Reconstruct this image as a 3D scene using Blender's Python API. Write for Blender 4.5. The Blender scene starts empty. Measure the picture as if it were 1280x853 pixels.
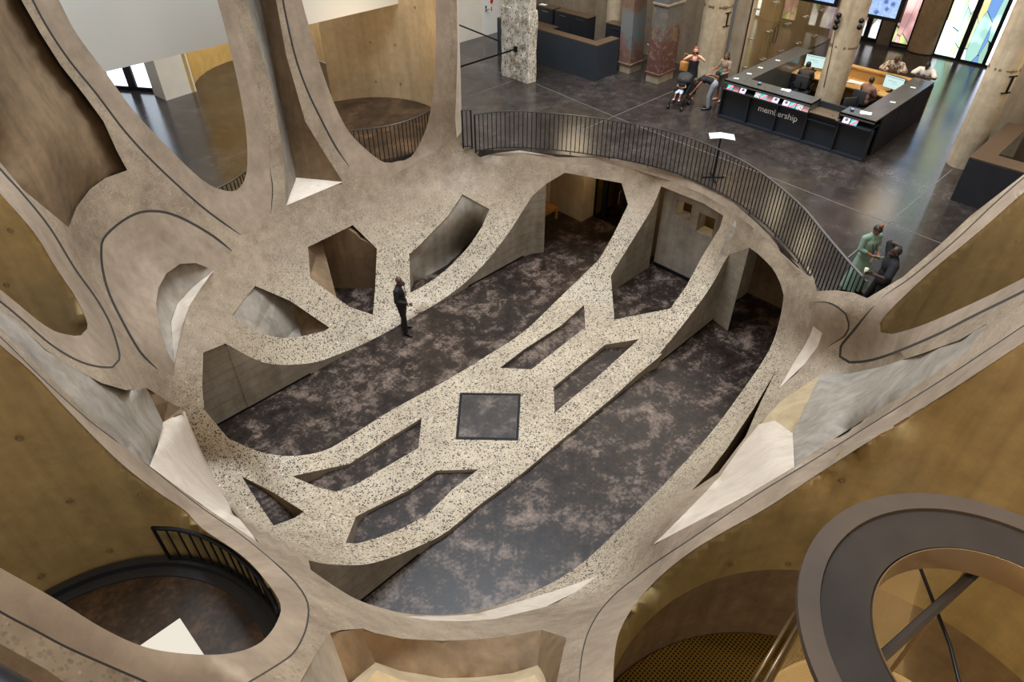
import bpy, bmesh, math, random
import numpy as np
from mathutils import Vector, Matrix
from mathutils.geometry import delaunay_2d_cdt
random.seed(7)
D = bpy.data
C = bpy.context.scene.collection
PI = math.pi
# ------------------------------------------------------------------ measured camera (used for tracing and for the camera itself)
FPX = 853.3
PITCH = math.radians(39.9)
CAM = np.array([0.0, 0.0, 12.2])
CP, SP = math.cos(PITCH), math.sin(PITCH)
R2 = math.sqrt(.5)
GZ = 3.3                       # ground floor level above the basement floor

def ray(x, y):
    a = (x - 640) / FPX; b = -(y - 426.5) / FPX
    Y = CP + b * SP; Z = -SP + b * CP
    return np.array([(a + Y) * R2, (Y - a) * R2, Z])
def pz(x, y, z=0.0):
    r = ray(x, y); return CAM + r * ((z - CAM[2]) / r[2])
def pu(x, y, u):
    r = ray(x, y); return CAM + r * (u / r[0])
def pv(x, y, v):
    r = ray(x, y); return CAM + r * (v / r[1])

# ------------------------------------------------------------------ the carved void: an egg whose plan changes with height
ZP = np.array([.1, .2, .7, 1.2, 1.7, 2.2, 2.8, 3.3, 4.2, 5.2, 6.2, 7.7, 9.2, 12.2, 16.2, 21.2])
FAR = np.array([4.5, 4.75, 5.4, 5.9, 6.4, 6.75, 7.15, 7.35, 7.6, 7.75, 7.85, 8.0, 8.05, 8.1, 8.0, 7.5])
NEAR = np.array([4.5, 4.78, 5.55, 6.1, 6.5, 6.86, 7.26, 7.6, 8.25, 9.05, 9.9, 11.15, 12.2, 13.6, 14.5, 15])
SIDE = np.array([4.5, 4.8, 5.5, 6.0, 6.45, 6.8, 7.2, 7.4, 7.8, 8.1, 8.35, 8.6, 8.75, 8.9, 8.9, 8.5])
MM = np.array([2, 2, 2, 2, 2, 2, 1.9, 1.8, 1.6, 1.45, 1.35, 1.3, 1.28, 1.25, 1.25, 1.25])
C0 = 8.7
def inside(p):
    z = p[..., 2]
    x = (p[..., 0] - p[..., 1]) * R2; y = (p[..., 0] + p[..., 1] - 2 * C0) * R2
    b = np.interp(z, ZP, SIDE); l = np.where(y > 0, np.interp(z, ZP, FAR), np.interp(z, ZP, NEAR))
    m = np.where(y > 0, 2, np.interp(z, ZP, MM))
    return ((np.abs(x) / b) ** m + (np.abs(y) / l) ** m < 1) & (z > .1)
TT = np.arange(3, 32, .04)
_tc = {}
def tE0(x, y):
    k = (round(x, 2), round(y, 2))
    if k in _tc: return _tc[k]
    r = ray(x, y); i = np.nonzero(inside(CAM + r[None] * TT[:, None]))[0]
    if len(i) == 0: t = 3.9
    else:
        q = min(i[-1], len(TT) - 2); lo, hi = TT[q], TT[q + 1]
        for _ in range(14):
            m = (lo + hi) / 2
            if inside(CAM + r * m): lo = m
            else: hi = m
        t = max(lo, 3.9)
    _tc[k] = t
    return t
W1 = [(652.9, 264.4), (634.6, 292.6), (602.2, 333.4), (560, 370), (493, 410), (450, 432), (414.5, 446.4), (392, 453.5), (352.6, 456.3), (321.6, 450.7), (282.2, 429.6)]
W2 = [(911.4, 318.2), (907, 324), (889, 357.6), (860.7, 397), (827, 439), (799, 467), (533.6, 679), (497, 694.6), (457.6, 705.9), (412.6, 705.9), (385.8, 700.8)]
W3 = [(826.4, 233), (815.7, 259), (799, 287), (776, 324), (763.6, 345)]
RIM = [(577, 183), (600, 187.5), (650, 188), (700, 194), (750, 197), (790, 201), (844, 218), (880, 233), (917, 254), (945, 278), (973, 305), (1004, 336), (1011, 333), (1018, 350), (1021, 364), (1044, 363), (1067, 366), (1084, 373)]
V1, V2, V3 = 13.1, 6.87, 9.82
def RP(p):
    d = np.array(p) - CAM; X = (d[0] - d[1]) * R2; Y = (d[0] + d[1]) * R2; f = Y * CP - d[2] * SP
    return (640 + FPX * X / f, 426.5 - FPX * (Y * SP + d[2] * CP) / f)
_cx, _cd, _cs = [], [], []
def _con(px, P, sg=38.):
    _cs.append(sg)
    t = np.linalg.norm(P - CAM) / np.linalg.norm(ray(*px)); _cx.append(px); _cd.append(math.log(t / tE0(*px)))
for p in W1: _con(p, pv(*p, V1))
for p in W2: _con(p, pv(*p, V2))
for p in W3: _con(p, pv(*p, V3))
for p in RIM[:-5]: _con(p, pz(*p, GZ))
for a, b in zip(RIM[:-6], RIM[1:-5]): q = ((a[0] + b[0]) / 2, (a[1] + b[1]) / 2); _con(q, pz(*q, GZ))
for p, z in (((1018, 350), 3.32), ((1024, 366), 3.85), ((1044, 366), 4.0), ((1067, 369), 4.1), ((1084, 375), 4.2), ((1110, 370), 4.5), ((1135, 350), 4.75), ((1174, 314), 5.4)): _con(p, pz(*p, z))
for u_, v_ in ((12.74, 2.86), (13.0, 3.17), (13.22, 3.48)): q = np.array([u_, v_, 3.5]); q = CAM + (q - CAM) * .97; x_, y_ = RP(q); _con((x_, y_), q)
# where a tube's own wall meets the carved surface, the two agree
TUBES = dict(BL=((-1.17, 5.9), 2.3, [(0, 431), (-60, 376), (42, 467.5), (84.4, 512.6), (146, 574.5), (194, 613), (253, 661)]),
             BR=((4.6, -1.0), 3.05, [(865, 689), (907, 663.7), (960, 634), (1024.9, 591), (1100, 543), (1190, 487), (1280, 428), (1370, 371)]),
             LO=((-1.25, 10.0), 2.95, [(-60, 176), (0, 242), (42, 290), (70, 335), (93, 369)]),
             RO=((11.4, -.6), 3.0, [(1340, 196), (1280, 240.5), (1227, 287), (1165.5, 337.6)]))
def far_hit(px, c, R):
    r = ray(*px); a = r[0] ** 2 + r[1] ** 2; b = -2 * (r[0] * c[0] + r[1] * c[1]); k = c[0] ** 2 + c[1] ** 2 - R * R; d = b * b - 4 * a * k
    return None if d < 0 else CAM + r * ((-b + math.sqrt(d)) / (2 * a))
for c, R, pp in TUBES.values():
    for p in pp:
        h = far_hit(p, c, R)
        if h is not None: _con(p, h, 60.); _cd[-1] = max(-.5, min(.5, _cd[-1]))
_cx = np.array(_cx); _cs = np.array(_cs); _K = np.exp(-((_cx[:, None] - _cx[None]) ** 2).sum(2) / (2 * _cs[None] ** 2))
_w = np.linalg.lstsq(np.vstack([_K, .2 * np.eye(len(_cx))]), np.r_[np.array(_cd), np.zeros(len(_cx))], rcond=None)[0]
def tE(x, y):
    return tE0(x, y) * math.exp(float(_w @ np.exp(-((_cx - (x, y)) ** 2).sum(1) / (2 * _cs ** 2))))
_snap = {}
for p in W1: _snap[p] = pv(*p, V1)
for p in W2: _snap[p] = pv(*p, V2)
for p in W3: _snap[p] = pv(*p, V3)
for p in RIM[:-5]: _snap[p] = pz(*p, GZ)
def E(x, y, d=0.0):
    """point of the carved surface seen along one line of sight, d metres behind it"""
    k = (round(x, 3), round(y, 3))
    if d == 0 and k in _snap: return _snap[k]
    r = ray(x, y); t = tE(x, y)
    P = CAM + r * t
    if P[2] < .1: P = CAM + r * ((.1 - CAM[2]) / r[2])
    return P + r / np.linalg.norm(r) * d

def project(p):
    d = np.array(p) - CAM; X = (d[0] - d[1]) * R2; Y = (d[0] + d[1]) * R2
    f = Y * CP - d[2] * SP; u = Y * SP + d[2] * CP
    return (640 + FPX * X / f, 426.5 - FPX * u / f, f)
def behind(p, m=.04):
    """is a point on the far side of the carved surface"""
    x, y, f = project(p)
    if f < .3 or not (-160 < x < 1440 and -260 < y < 940): return not inside(np.array(p)[None])[0]
    return f > tE(round(x, 0), round(y, 0)) + m

# ------------------------------------------------------------------ object helpers
def link(o, parent=None):
    C.objects.link(o)
    if parent is not None: o.parent = parent
    return o
def mesh_obj(name, verts, faces, mat=None, parent=None, smooth=False):
    me = D.meshes.new(name)
    me.from_pydata([tuple(v) for v in verts], [], faces); me.update()
    if smooth: me.shade_smooth()
    for m in (mat if isinstance(mat, (list, tuple)) else [mat]):
        if m: me.materials.append(m)
    return link(D.objects.new(name, me), parent)
def bm_obj(name, bm, mat=None, parent=None, smooth=False):
    bmesh.ops.recalc_face_normals(bm, faces=bm.faces[:])
    me = D.meshes.new(name); bm.to_mesh(me); bm.free()
    if smooth:
        me.shade_smooth()
    for m in (mat if isinstance(mat, (list, tuple)) else [mat]):
        if m: me.materials.append(m)
    return link(D.objects.new(name, me), parent)
def tag(o, label=None, cat=None, group=None, kind=None):
    if label: o['label'] = label
    if cat: o['category'] = cat
    if group: o['group'] = group
    if kind: o['kind'] = kind
    return o
def struct(o, label=None): 
    o['kind'] = 'structure'
    if label: o['label'] = label
    return o
def thing(name, label, cat, loc=(0, 0, 0), rz=0, group=None):
    o = D.objects.new(name, None); C.objects.link(o)
    o.location = loc; o.rotation_euler = (0, 0, rz); o.empty_display_size = .1
    return tag(o, label, cat, group)
def box(bm, x0, x1, y0, y1, z0, z1, bev=0.0, mat=0):
    vs = [bm.verts.new(p) for p in ((x0, y0, z0), (x1, y0, z0), (x1, y1, z0), (x0, y1, z0), (x0, y0, z1), (x1, y0, z1), (x1, y1, z1), (x0, y1, z1))]
    fs = [bm.faces.new([vs[i] for i in q]) for q in ((0, 3, 2, 1), (4, 5, 6, 7), (0, 1, 5, 4), (1, 2, 6, 5), (2, 3, 7, 6), (3, 0, 4, 7))]
    for q in fs: q.material_index = mat
    if bev:
        es = list({e for q in fs for e in q.edges})
        bmesh.ops.bevel(bm, geom=es, offset=bev, segments=2, affect='EDGES', profile=.5)
    return vs
def cyl(bm, p, q, r0, r1=None, n=16, cap=True):
    p, q = Vector(p), Vector(q); r1 = r0 if r1 is None else r1
    d = (q - p).normalized(); a = d.orthogonal().normalized(); b = d.cross(a)
    A = [bm.verts.new(p + (a * math.cos(2 * PI * i / n) + b * math.sin(2 * PI * i / n)) * r0) for i in range(n)]
    B = [bm.verts.new(q + (a * math.cos(2 * PI * i / n) + b * math.sin(2 * PI * i / n)) * r1) for i in range(n)]
    for i in range(n): bm.faces.new((A[i], A[(i + 1) % n], B[(i + 1) % n], B[i]))
    if cap: bm.faces.new(A[::-1]); bm.faces.new(B)
def tube(bm, pts, r, n=8, closed=False):
    """sweep a round section along pts"""
    P = [Vector(p) for p in pts]; rings = []
    up = None
    for i, p in enumerate(P):
        if closed: d = (P[(i + 1) % len(P)] - P[i - 1])
        else: d = P[min(i + 1, len(P) - 1)] - P[max(i - 1, 0)]
        d.normalize()
        a = d.orthogonal().normalized() if up is None else (up - d * up.dot(d)).normalized()
        up = a; b = d.cross(a)
        rr = r[i] if isinstance(r, (list, tuple)) else r
        rings.append([bm.verts.new(p + (a * math.cos(2 * PI * k / n) + b * math.sin(2 * PI * k / n)) * rr) for k in range(n)])
    m = len(rings)
    for i in range(m if closed else m - 1):
        A, B = rings[i], rings[(i + 1) % m]
        for k in range(n): bm.faces.new((A[k], A[(k + 1) % n], B[(k + 1) % n], B[k]))
    if not closed: bm.faces.new(rings[0][::-1]); bm.faces.new(rings[-1])
def lathe(bm, prof, n=24, c=(0, 0, 0), cap=False):
    rings = [[bm.verts.new((c[0] + r * math.cos(2 * PI * i / n), c[1] + r * math.sin(2 * PI * i / n), c[2] + z)) for i in range(n)] for r, z in prof]
    for A, B in zip(rings, rings[1:]):
        for i in range(n): bm.faces.new((A[i], A[(i + 1) % n], B[(i + 1) % n], B[i]))
    if cap: bm.faces.new(rings[0][::-1]); bm.faces.new(rings[-1])
def ball(bm, c, r, sx=1, sy=1, sz=1, u=12, v=8):
    m = Matrix.Translation(Vector(c)) @ Matrix.Diagonal((sx * r, sy * r, sz * r, 1))
    bmesh.ops.create_uvsphere(bm, u_segments=u, v_segments=v, radius=1, matrix=m)
def prism(bm, pts, z0, z1):
    A = [bm.verts.new((p[0], p[1], z0)) for p in pts]; B = [bm.verts.new((p[0], p[1], z1)) for p in pts]
    n = len(pts)
    for i in range(n): bm.faces.new((A[i], A[(i + 1) % n], B[(i + 1) % n], B[i]))
    bm.faces.new(A[::-1]); bm.faces.new(B)
NB = bmesh.new

# ------------------------------------------------------------------ materials
class NT:
    def __init__(s, name):
        s.m = D.materials.new(name); s.m.use_nodes = True; s.t = s.m.node_tree; s.n = s.t.nodes; s.n.clear()
        s.out = s.n.new('ShaderNodeOutputMaterial'); s.b = s.n.new('ShaderNodeBsdfPrincipled')
        s.t.links.new(s.b.outputs[0], s.out.inputs[0])
        s.co = s.n.new('ShaderNodeTexCoord')
        s.geo = s.n.new('ShaderNodeNewGeometry')
    def L(s, a, b): s.t.links.new(a, b)
    def N(s, t, **k):
        x = s.n.new('ShaderNode' + t)
        for a, v in k.items():
            if a in x.inputs: x.inputs[a].default_value = v
            else: setattr(x, a, v)
        return x
    def noise(s, scale, detail=4, rough=.55, vec=None, dist=0):
        x = s.N('TexNoise'); x.inputs['Scale'].default_value = scale; x.inputs['Detail'].default_value = detail
        x.inputs['Roughness'].default_value = rough; x.inputs['Distortion'].default_value = dist
        s.L(vec if vec is not None else s.geo.outputs['Position'], x.inputs['Vector']); return x.outputs['Fac']
    def ramp(s, fac, stops, mode='LINEAR'):
        x = s.N('ValToRGB'); x.color_ramp.interpolation = mode
        e = x.color_ramp.elements
        while len(e) > 1: e.remove(e[-1])
        e[0].position = stops[0][0]; e[0].color = c4(stops[0][1])
        for p, c in stops[1:]: q = e.new(p); q.color = c4(c)
        s.L(fac, x.inputs[0]); return x.outputs[0]
    def mix(s, fac, a, b, blend='MIX'):
        x = s.N('Mix', data_type='RGBA', blend_type=blend)
        for i, v in ((0, fac), (6, a), (7, b)):
            if hasattr(v, 'links'): s.L(v, x.inputs[i])
            else: x.inputs[i].default_value = c4(v) if i else v
        return x.outputs[2]
    def math(s, op, a, b=0.0, clamp=False):
        x = s.N('Math', operation=op, use_clamp=clamp)
        for i, v in ((0, a), (1, b)):
            if hasattr(v, 'links'): s.L(v, x.inputs[i])
            else: x.inputs[i].default_value = v
        return x.outputs[0]
    def bump(s, h, strength=.3, dist=.02):
        x = s.N('Bump'); x.inputs['Strength'].default_value = strength; x.inputs['Distance'].default_value = dist
        s.L(h, x.inputs['Height']); s.L(x.outputs[0], s.b.inputs['Normal'])
    def col(s, c):
        if hasattr(c, 'links'): s.L(c, s.b.inputs['Base Color'])
        else: s.b.inputs['Base Color'].default_value = c4(c)
    def scaled(s, sx, sy, sz, rot=(0, 0, 0)):
        x = s.N('Mapping'); x.inputs['Scale'].default_value = (sx, sy, sz); x.inputs['Rotation'].default_value = rot
        s.L(s.geo.outputs['Position'], x.inputs['Vector']); return x.outputs[0]
    def z(s):
        x = s.N('SeparateXYZ'); s.L(s.geo.outputs['Position'], x.inputs[0]); return x.outputs[2]
def c4(c):
    if isinstance(c, (int, float)): return (c, c, c, 1)
    return (c[0], c[1], c[2], 1) if len(c) == 3 else tuple(c)
def srgb(r, g, b):
    f = lambda v: (v / 255 / 12.92) if v / 255 <= .04045 else ((v / 255 + .055) / 1.055) ** 2.4
    return (f(r), f(g), f(b))
def plain(name, col, rough=.5, metal=0.0, spec=.5, noise=0.0, nscale=6):
    s = NT(name)
    if noise:
        n = s.noise(nscale, 5)
        s.col(s.ramp(n, [(.3, [v * (1 - noise) for v in col]), (.7, [min(1, v * (1 + noise)) for v in col])]))
    else: s.col(col)
    s.b.inputs['Roughness'].default_value = rough; s.b.inputs['Metallic'].default_value = metal
    s.b.inputs['Specular IOR Level'].default_value = spec
    return s.m
def emit(name, col, strength):
    s = NT(name); s.col((.02, .02, .02)); s.b.inputs['Emission Color'].default_value = c4(col); s.b.inputs['Emission Strength'].default_value = strength
    return s.m
def glass(name, tint=(1, 1, 1), rough=0.02, ior=1.2):
    s = NT(name); s.n.remove(s.b)
    g = s.N('BsdfGlossy'); g.inputs['Roughness'].default_value = rough; g.inputs['Color'].default_value = (1, 1, 1, 1)
    t = s.N('BsdfTransparent'); t.inputs['Color'].default_value = c4(tint)
    f = s.N('Fresnel'); f.inputs['IOR'].default_value = ior
    m = s.N('MixShader'); s.L(s.math('MULTIPLY', f.outputs[0], .45), m.inputs[0]); s.L(t.outputs[0], m.inputs[1]); s.L(g.outputs[0], m.inputs[2])
    s.L(m.outputs[0], s.out.inputs[0]); return s.m
def concrete(name, c0, c1, streak=.25, bump=.15, rough=.75, speck=0.0, tie=False, sheen=.35, plank=0.0):
    """cast concrete: clouds, vertical streaks, pores"""
    s = NT(name)
    n1 = s.noise(.9, 6, .6); n2 = s.noise(5, 6, .65); n3 = s.noise(1.0, 5, .6, s.scaled(2.2, 2.2, .28), .4)
    f = s.math('ADD', s.math('MULTIPLY', n1, .45), s.math('ADD', s.math('MULTIPLY', n2, .3), s.math('MULTIPLY', n3, .25)))
    c = s.ramp(f, [(.36, c0), (.52, [(a + b) / 2 for a, b in zip(c0, c1)]), (.66, c1)])
    st = s.ramp(s.noise(1, 4, .5, s.scaled(5, 5, .25)), [(.45, (1, 1, 1)), (.75, [1 - streak] * 3)])
    c = s.mix(1.0, c, st, 'MULTIPLY')
    h = n2
    if plank:
        w = s.N('TexWave', wave_type='BANDS', bands_direction='Z'); w.inputs['Scale'].default_value = plank; w.inputs['Distortion'].default_value = .35
        w.inputs['Detail'].default_value = 1
        s.L(s.geo.outputs['Position'], w.inputs['Vector'])
        c = s.mix(.35, c, s.ramp(w.outputs['Fac'], [(.0, (.62, .62, .62)), (.16, (1, 1, 1)), (1, (1, 1, 1))]), 'MULTIPLY')
    if speck:
        v = s.N('TexVoronoi'); v.inputs['Scale'].default_value = 30; s.L(s.geo.outputs['Position'], v.inputs['Vector'])
        k = s.math('MULTIPLY', s.math('LESS_THAN', v.outputs['Distance'], .3), s.math('GREATER_THAN', s.noise(26, 1), .55))
        c = s.mix(s.math('MULTIPLY', k, speck), c, (.05, .045, .04))
    s.col(c); s.b.inputs['Roughness'].default_value = rough; s.b.inputs['Specular IOR Level'].default_value = sheen
    s.bump(h, bump, .03); return s.m
def aggregate(name, c0, c1):
    """cut and ground concrete with exposed stones: coarse on the basement bowl, fine higher up"""
    s = NT(name)
    pos = s.geo.outputs['Position']
    n1 = s.noise(.7, 6, .6); n2 = s.noise(4, 6, .65)
    f = s.math('ADD', s.math('MULTIPLY', n1, .6), s.math('MULTIPLY', n2, .4))
    base = s.ramp(f, [(.36, c0), (.64, c1)])
    low = s.N('MapRange', clamp=True); low.inputs['From Min'].default_value = 2.5; low.inputs['From Max'].default_value = 1.1
    s.L(s.math('ADD', s.z(), s.math('MULTIPLY', s.math('SUBTRACT', n1, .5), 1.2)), low.inputs['Value'])
    base = s.mix(low.outputs[0], base, s.ramp(f, [(.36, srgb(160, 146, 126)), (.64, srgb(190, 176, 154))]))
    c = base
    dark = [srgb(20, 21, 24), srgb(52, 48, 45), srgb(88, 74, 60)]
    for i, (sc, thr, sel) in enumerate(((20, .38, .54), (33, .36, .48), (9, .30, .84))):
        v = s.N('TexVoronoi'); v.inputs['Scale'].default_value = sc
        nd = s.N('Mapping'); nd.inputs['Location'].default_value = (i * 3.7, i * 1.3, 0); s.L(pos, nd.inputs['Vector'])
        s.L(nd.outputs[0], v.inputs['Vector'])
        sp = s.N('SeparateColor'); s.L(v.outputs['Color'], sp.inputs[0])
        inside_ = s.N('MapRange', clamp=True); inside_.inputs['From Min'].default_value = thr + .06; inside_.inputs['From Max'].default_value = thr - .06
        s.L(v.outputs['Distance'], inside_.inputs['Value'])
        pick = s.math('GREATER_THAN', sp.outputs[0], sel)
        amt = s.math('ADD', .24, s.math('MULTIPLY', low.outputs[0], .76 if i != 2 else .7))
        if i == 2: amt = s.math('MULTIPLY', low.outputs[0], .75)
        k = s.math('MULTIPLY', s.math('MULTIPLY', inside_.outputs[0], pick), amt)
        sc_ = s.ramp(sp.outputs[1], [(0, dark[0]), (.4, dark[0]), (.45, dark[1]), (.75, dark[2]), (.93, srgb(214, 204, 184))], 'CONSTANT')
        c = s.mix(k, c, sc_)
    s.col(c); s.b.inputs['Roughness'].default_value = .55; s.b.inputs['Specular IOR Level'].default_value = .4
    s.bump(n2, .1, .02); return s.m
def dark_floor(name, c0, c1, c2, rough=.3, sc=.55, spec=.5):
    s = NT(name)
    n1 = s.noise(sc, 8, .68, None, .6); n2 = s.noise(3.2, 8, .7); n3 = s.noise(13, 4, .6)
    f = s.math('ADD', s.math('MULTIPLY', n1, .44), s.math('ADD', s.math('MULTIPLY', n2, .36), s.math('MULTIPLY', n3, .2)))
    s.col(s.ramp(f, [(.41, c0), (.50, c1), (.57, c2), (.66, [min(1, x * 2.0) for x in c2])]))
    r = s.N('MapRange', clamp=True); r.inputs['To Min'].default_value = rough * .75; r.inputs['To Max'].default_value = rough * 1.5
    s.L(f, r.inputs['Value']); s.L(r.outputs[0], s.b.inputs['Roughness'])
    s.b.inputs['Specular IOR Level'].default_value = spec
    s.bump(n2, .04, .01); return s.m
M = {}
M['agg'] = aggregate('cut_aggregate_concrete', srgb(120, 105, 88), srgb(166, 149, 128))
M['sleeve'] = concrete('smooth_sleeve_concrete', srgb(126, 110, 94), srgb(168, 150, 131), .12, .08, .6)
M['joint'] = plain('dark_gap_shade', (.03, .026, .022), .8)  # flat dark colour painting in the shade of the recessed joint grooves
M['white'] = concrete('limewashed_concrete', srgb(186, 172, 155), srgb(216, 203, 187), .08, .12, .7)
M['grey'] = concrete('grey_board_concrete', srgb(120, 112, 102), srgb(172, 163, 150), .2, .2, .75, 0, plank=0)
M['plank'] = concrete('board_marked_concrete', srgb(118, 108, 94), srgb(165, 156, 142), .15, .25, .7, 0, plank=1.15)
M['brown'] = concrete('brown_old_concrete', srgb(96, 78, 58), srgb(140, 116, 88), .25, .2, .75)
M['gold'] = concrete('warm_tube_concrete', srgb(128, 108, 70), srgb(168, 145, 98), .22, .12, .5, 0, sheen=.5)
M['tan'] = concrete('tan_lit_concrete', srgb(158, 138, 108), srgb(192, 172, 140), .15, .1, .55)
M['bfloor'] = dark_floor('stained_basement_floor', srgb(20, 14, 12), srgb(45, 35, 30), srgb(102, 88, 79), .34, 1.1, .3)
M['gfloor'] = dark_floor('polished_ground_floor', srgb(34, 30, 28), srgb(48, 43, 41), srgb(66, 60, 58), .17, .3)
M['wfloor'] = dark_floor('brown_tube_floor', srgb(34, 26, 20), srgb(52, 39, 29), srgb(78, 58, 42), .3, .8)
M['black'] = plain('black_metal', (.012, .013, .016), .38, .6)
M['blackm'] = plain('black_matt_board', (.014, .016, .021), .45, 0, .5, .15)
M['panel'] = plain('white_painted_board', srgb(206, 205, 200), .7)
M['plaster'] = plain('white_plaster', srgb(205, 198, 186), .7, 0, .5, .04, 2)
M['steel'] = plain('brushed_steel', (.55, .55, .58), .3, 1)
# ================================================================== THE CARVED SHELL
def spl(pts, closed=False, n=5):
    """Catmull-Rom through traced points"""
    P = [np.array(p, float) for p in pts]; out = []; m = len(P)
    for i in range(m if closed else m - 1):
        p0 = P[i - 1] if (closed or i > 0) else P[i]; p1 = P[i]; p2 = P[(i + 1) % m]
        p3 = P[(i + 2) % m] if (closed or i + 2 < m) else p2
        k = max(1, min(n, int(np.linalg.norm(p2 - p1) / 7)))
        for j in range(k):
            t = j / k
            out.append(tuple(.5 * ((2 * p1) + (-p0 + p2) * t + (2 * p0 - 5 * p1 + 4 * p2 - p3) * t * t + (-p0 + 3 * p1 - 3 * p2 + p3) * t ** 3)))
    if not closed: out.append(tuple(P[-1]))
    return out
def dens(pts, step=14):
    """subdivide straight edges of a closed polygon"""
    out = []
    for a, b in zip(pts, list(pts[1:]) + [pts[0]]):
        k = max(1, int(math.dist(a, b) / step))
        out += [a] + [(a[0] + (b[0] - a[0]) * j / k, a[1] + (b[1] - a[1]) * j / k) for j in range(1, k)]
    return out
def strip(line, w):
    L = [np.array(p) for p in line]; a, b = [], []
    for i, p in enumerate(L):
        d = L[min(i + 1, len(L) - 1)] - L[max(i - 1, 0)]; d /= np.linalg.norm(d); q = np.array([-d[1], d[0]])
        ww = w * min(1, .25 + min(i, len(L) - 1 - i) / 4)
        a.append(tuple(p + q * ww / 2)); b.append(tuple(p - q * ww / 2))
    return a + b[::-1]

# ---- tube openings
hT2 = spl([(362, -70), (377.4, 0), (385.8, 31), (398.5, 76), (416.8, 126.7), (435, 163), (457.6, 187), (480, 203), (497, 201.5), (514, 196), (530.8, 166), (539, 132), (544.3, 78.8), (544.9, 0), (544, -70)]) + [(540, -228), (335, -228)]
hT1 = spl([(38, -70), (73.7, 0), (95.7, 42), (133.7, 92.9), (169, 140.7), (219.5, 194), (253, 225), (274, 236.4), (295.5, 237.8), (308, 216.7), (308, 169), (298, 107), (281.5, 36.6), (271.6, 0), (254, -70)]) + [(215, -228), (-40, -228)]
hLO = spl([(-125, 110), (-60, 176), (0, 242), (42, 290), (70, 335), (93, 369), (107, 397), (109, 411), (101, 419.5), (81.6, 418), (56, 407), (0, 362), (-60, 318), (-125, 270)])
hBL = spl([(-125, 640), (-60, 676), (0, 710), (67.5, 748), (126.7, 784.7), (174.5, 807), (214, 815.7), (261.7, 819), (295.5, 815.7), (320, 807), (333.8, 796), (346, 778), (350.5, 755), (328, 721), (300, 693), (253, 661), (230.8, 638), (194, 613), (146, 574.5), (84.4, 512.6), (42, 467.5), (0, 431), (-60, 376), (-125, 318)])
hBR = spl([(768, 908), (766.7, 853), (769.5, 810), (778, 782), (797.6, 751), (826, 720), (865, 689), (907, 663.7), (960, 634), (1024.9, 591), (1100, 543), (1190, 487), (1280, 428), (1405, 350)]) + [(1405, 908)]
hRO = spl([(1405, 150), (1340, 196), (1280, 240.5), (1227, 287), (1165.5, 337.6), (1117.6, 382.6), (1100, 404), (1101, 415.5), (1114.8, 417.8), (1157, 405), (1227, 374), (1280, 347.5), (1405, 285)])
HALL = [(572, -235), (573, 0), (576, 100), (577, 140)] + RIM + [(1129, 346), (1174, 306.7), (1213, 270), (1280, 218), (1405, 124), (1405, -235)]
# ---- openings of the basement bowl
w1o = W1[::-1]
hC1 = [(254, 441)] + spl(w1o, n=4) + [(665.5, 244.7), (682.7, 230), (706, 216), (777, 229), (785, 256)] + spl([(785, 256), (757, 312), (740, 333), (700.7, 371), (653, 416), (600, 450), (560, 474.6), (493, 511), (437, 546), (409, 562), (380.7, 569), (350, 569.7), (319, 563), (285, 548)])[1:] + [(255.5, 512.6), (252.7, 484.5)]
hC2 = [(936.7, 309.8), (911.4, 318.2)] + spl(W2[1:7], n=4)[1:] + spl([(799, 467), (760, 502), (700, 552), (650, 594), (600, 631), (560, 664), (533.6, 679)])[1:-1] + spl(W2[7:], n=4)[:-1] + [(385.8, 700.8), (388.7, 713)] + spl([(388.7, 713), (423.8, 737), (446, 749.5), (469, 758), (505.5, 767), (547.7, 769), (581.5, 766.4), (620, 757.4), (640, 751), (690.7, 728.4), (732.9, 700), (780.7, 655), (823, 613), (887, 543), (929, 487), (954.5, 450), (967, 425), (975, 398), (979.5, 369), (976, 356), (965, 335), (942, 312.6)])[1:-1]
hR = [(826.4, 233), (880, 254.6), (904.4, 269.8), (900, 284.4), (877.6, 321), (858, 357.6), (838, 385.8), (768, 399.8), (763.6, 345)] + spl(W3[::-1])[1:-1]
hS1 = [(730, 381.4), (731.4, 409.6), (664, 462), (625, 460), (655, 437), (700, 408)]
hS2 = [(799, 424), (745, 473), (693.4, 516), (692, 484), (756.7, 431), (775, 428)]
hS3 = [(527, 523), (522.9, 560.4), (465, 594), (445, 606), (420, 615), (397.6, 609.7), (365, 595.6), (437, 580), (480, 552)]
hS4 = [(598, 587), (564.6, 613), (533.6, 644), (502.6, 661), (469, 673.5), (446, 680), (432, 679), (445, 646), (511, 613), (545, 588.6)]
hPA = [(385, 309), (441, 281.6), (471, 311), (469, 360), (466, 393.6), (437, 384), (420, 371.7), (388, 347.8)]
hPB = [(290.7, 393.6), (318.8, 357.6), (362.4, 376), (411.7, 409.7), (406, 414), (375, 421), (352.6, 423), (324.4, 416.7), (304.7, 405.5)]
hPC = [(578, 243), (612, 261.6), (602, 284)] + spl([(602, 284), (585, 309), (560, 335), (535, 354), (513, 366)])[1:] + [(511.6, 318), (524, 307), (560, 270)]
hPD = [(302, 595.6), (340, 615), (380, 640), (367.5, 648), (342, 657.5), (312.7, 613)]
hPE = [(970, 463.6), (943, 509.5), (909.5, 560), (885, 592), (864.4, 614), (898, 591), (932, 546), (949, 506.7)]
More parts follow.
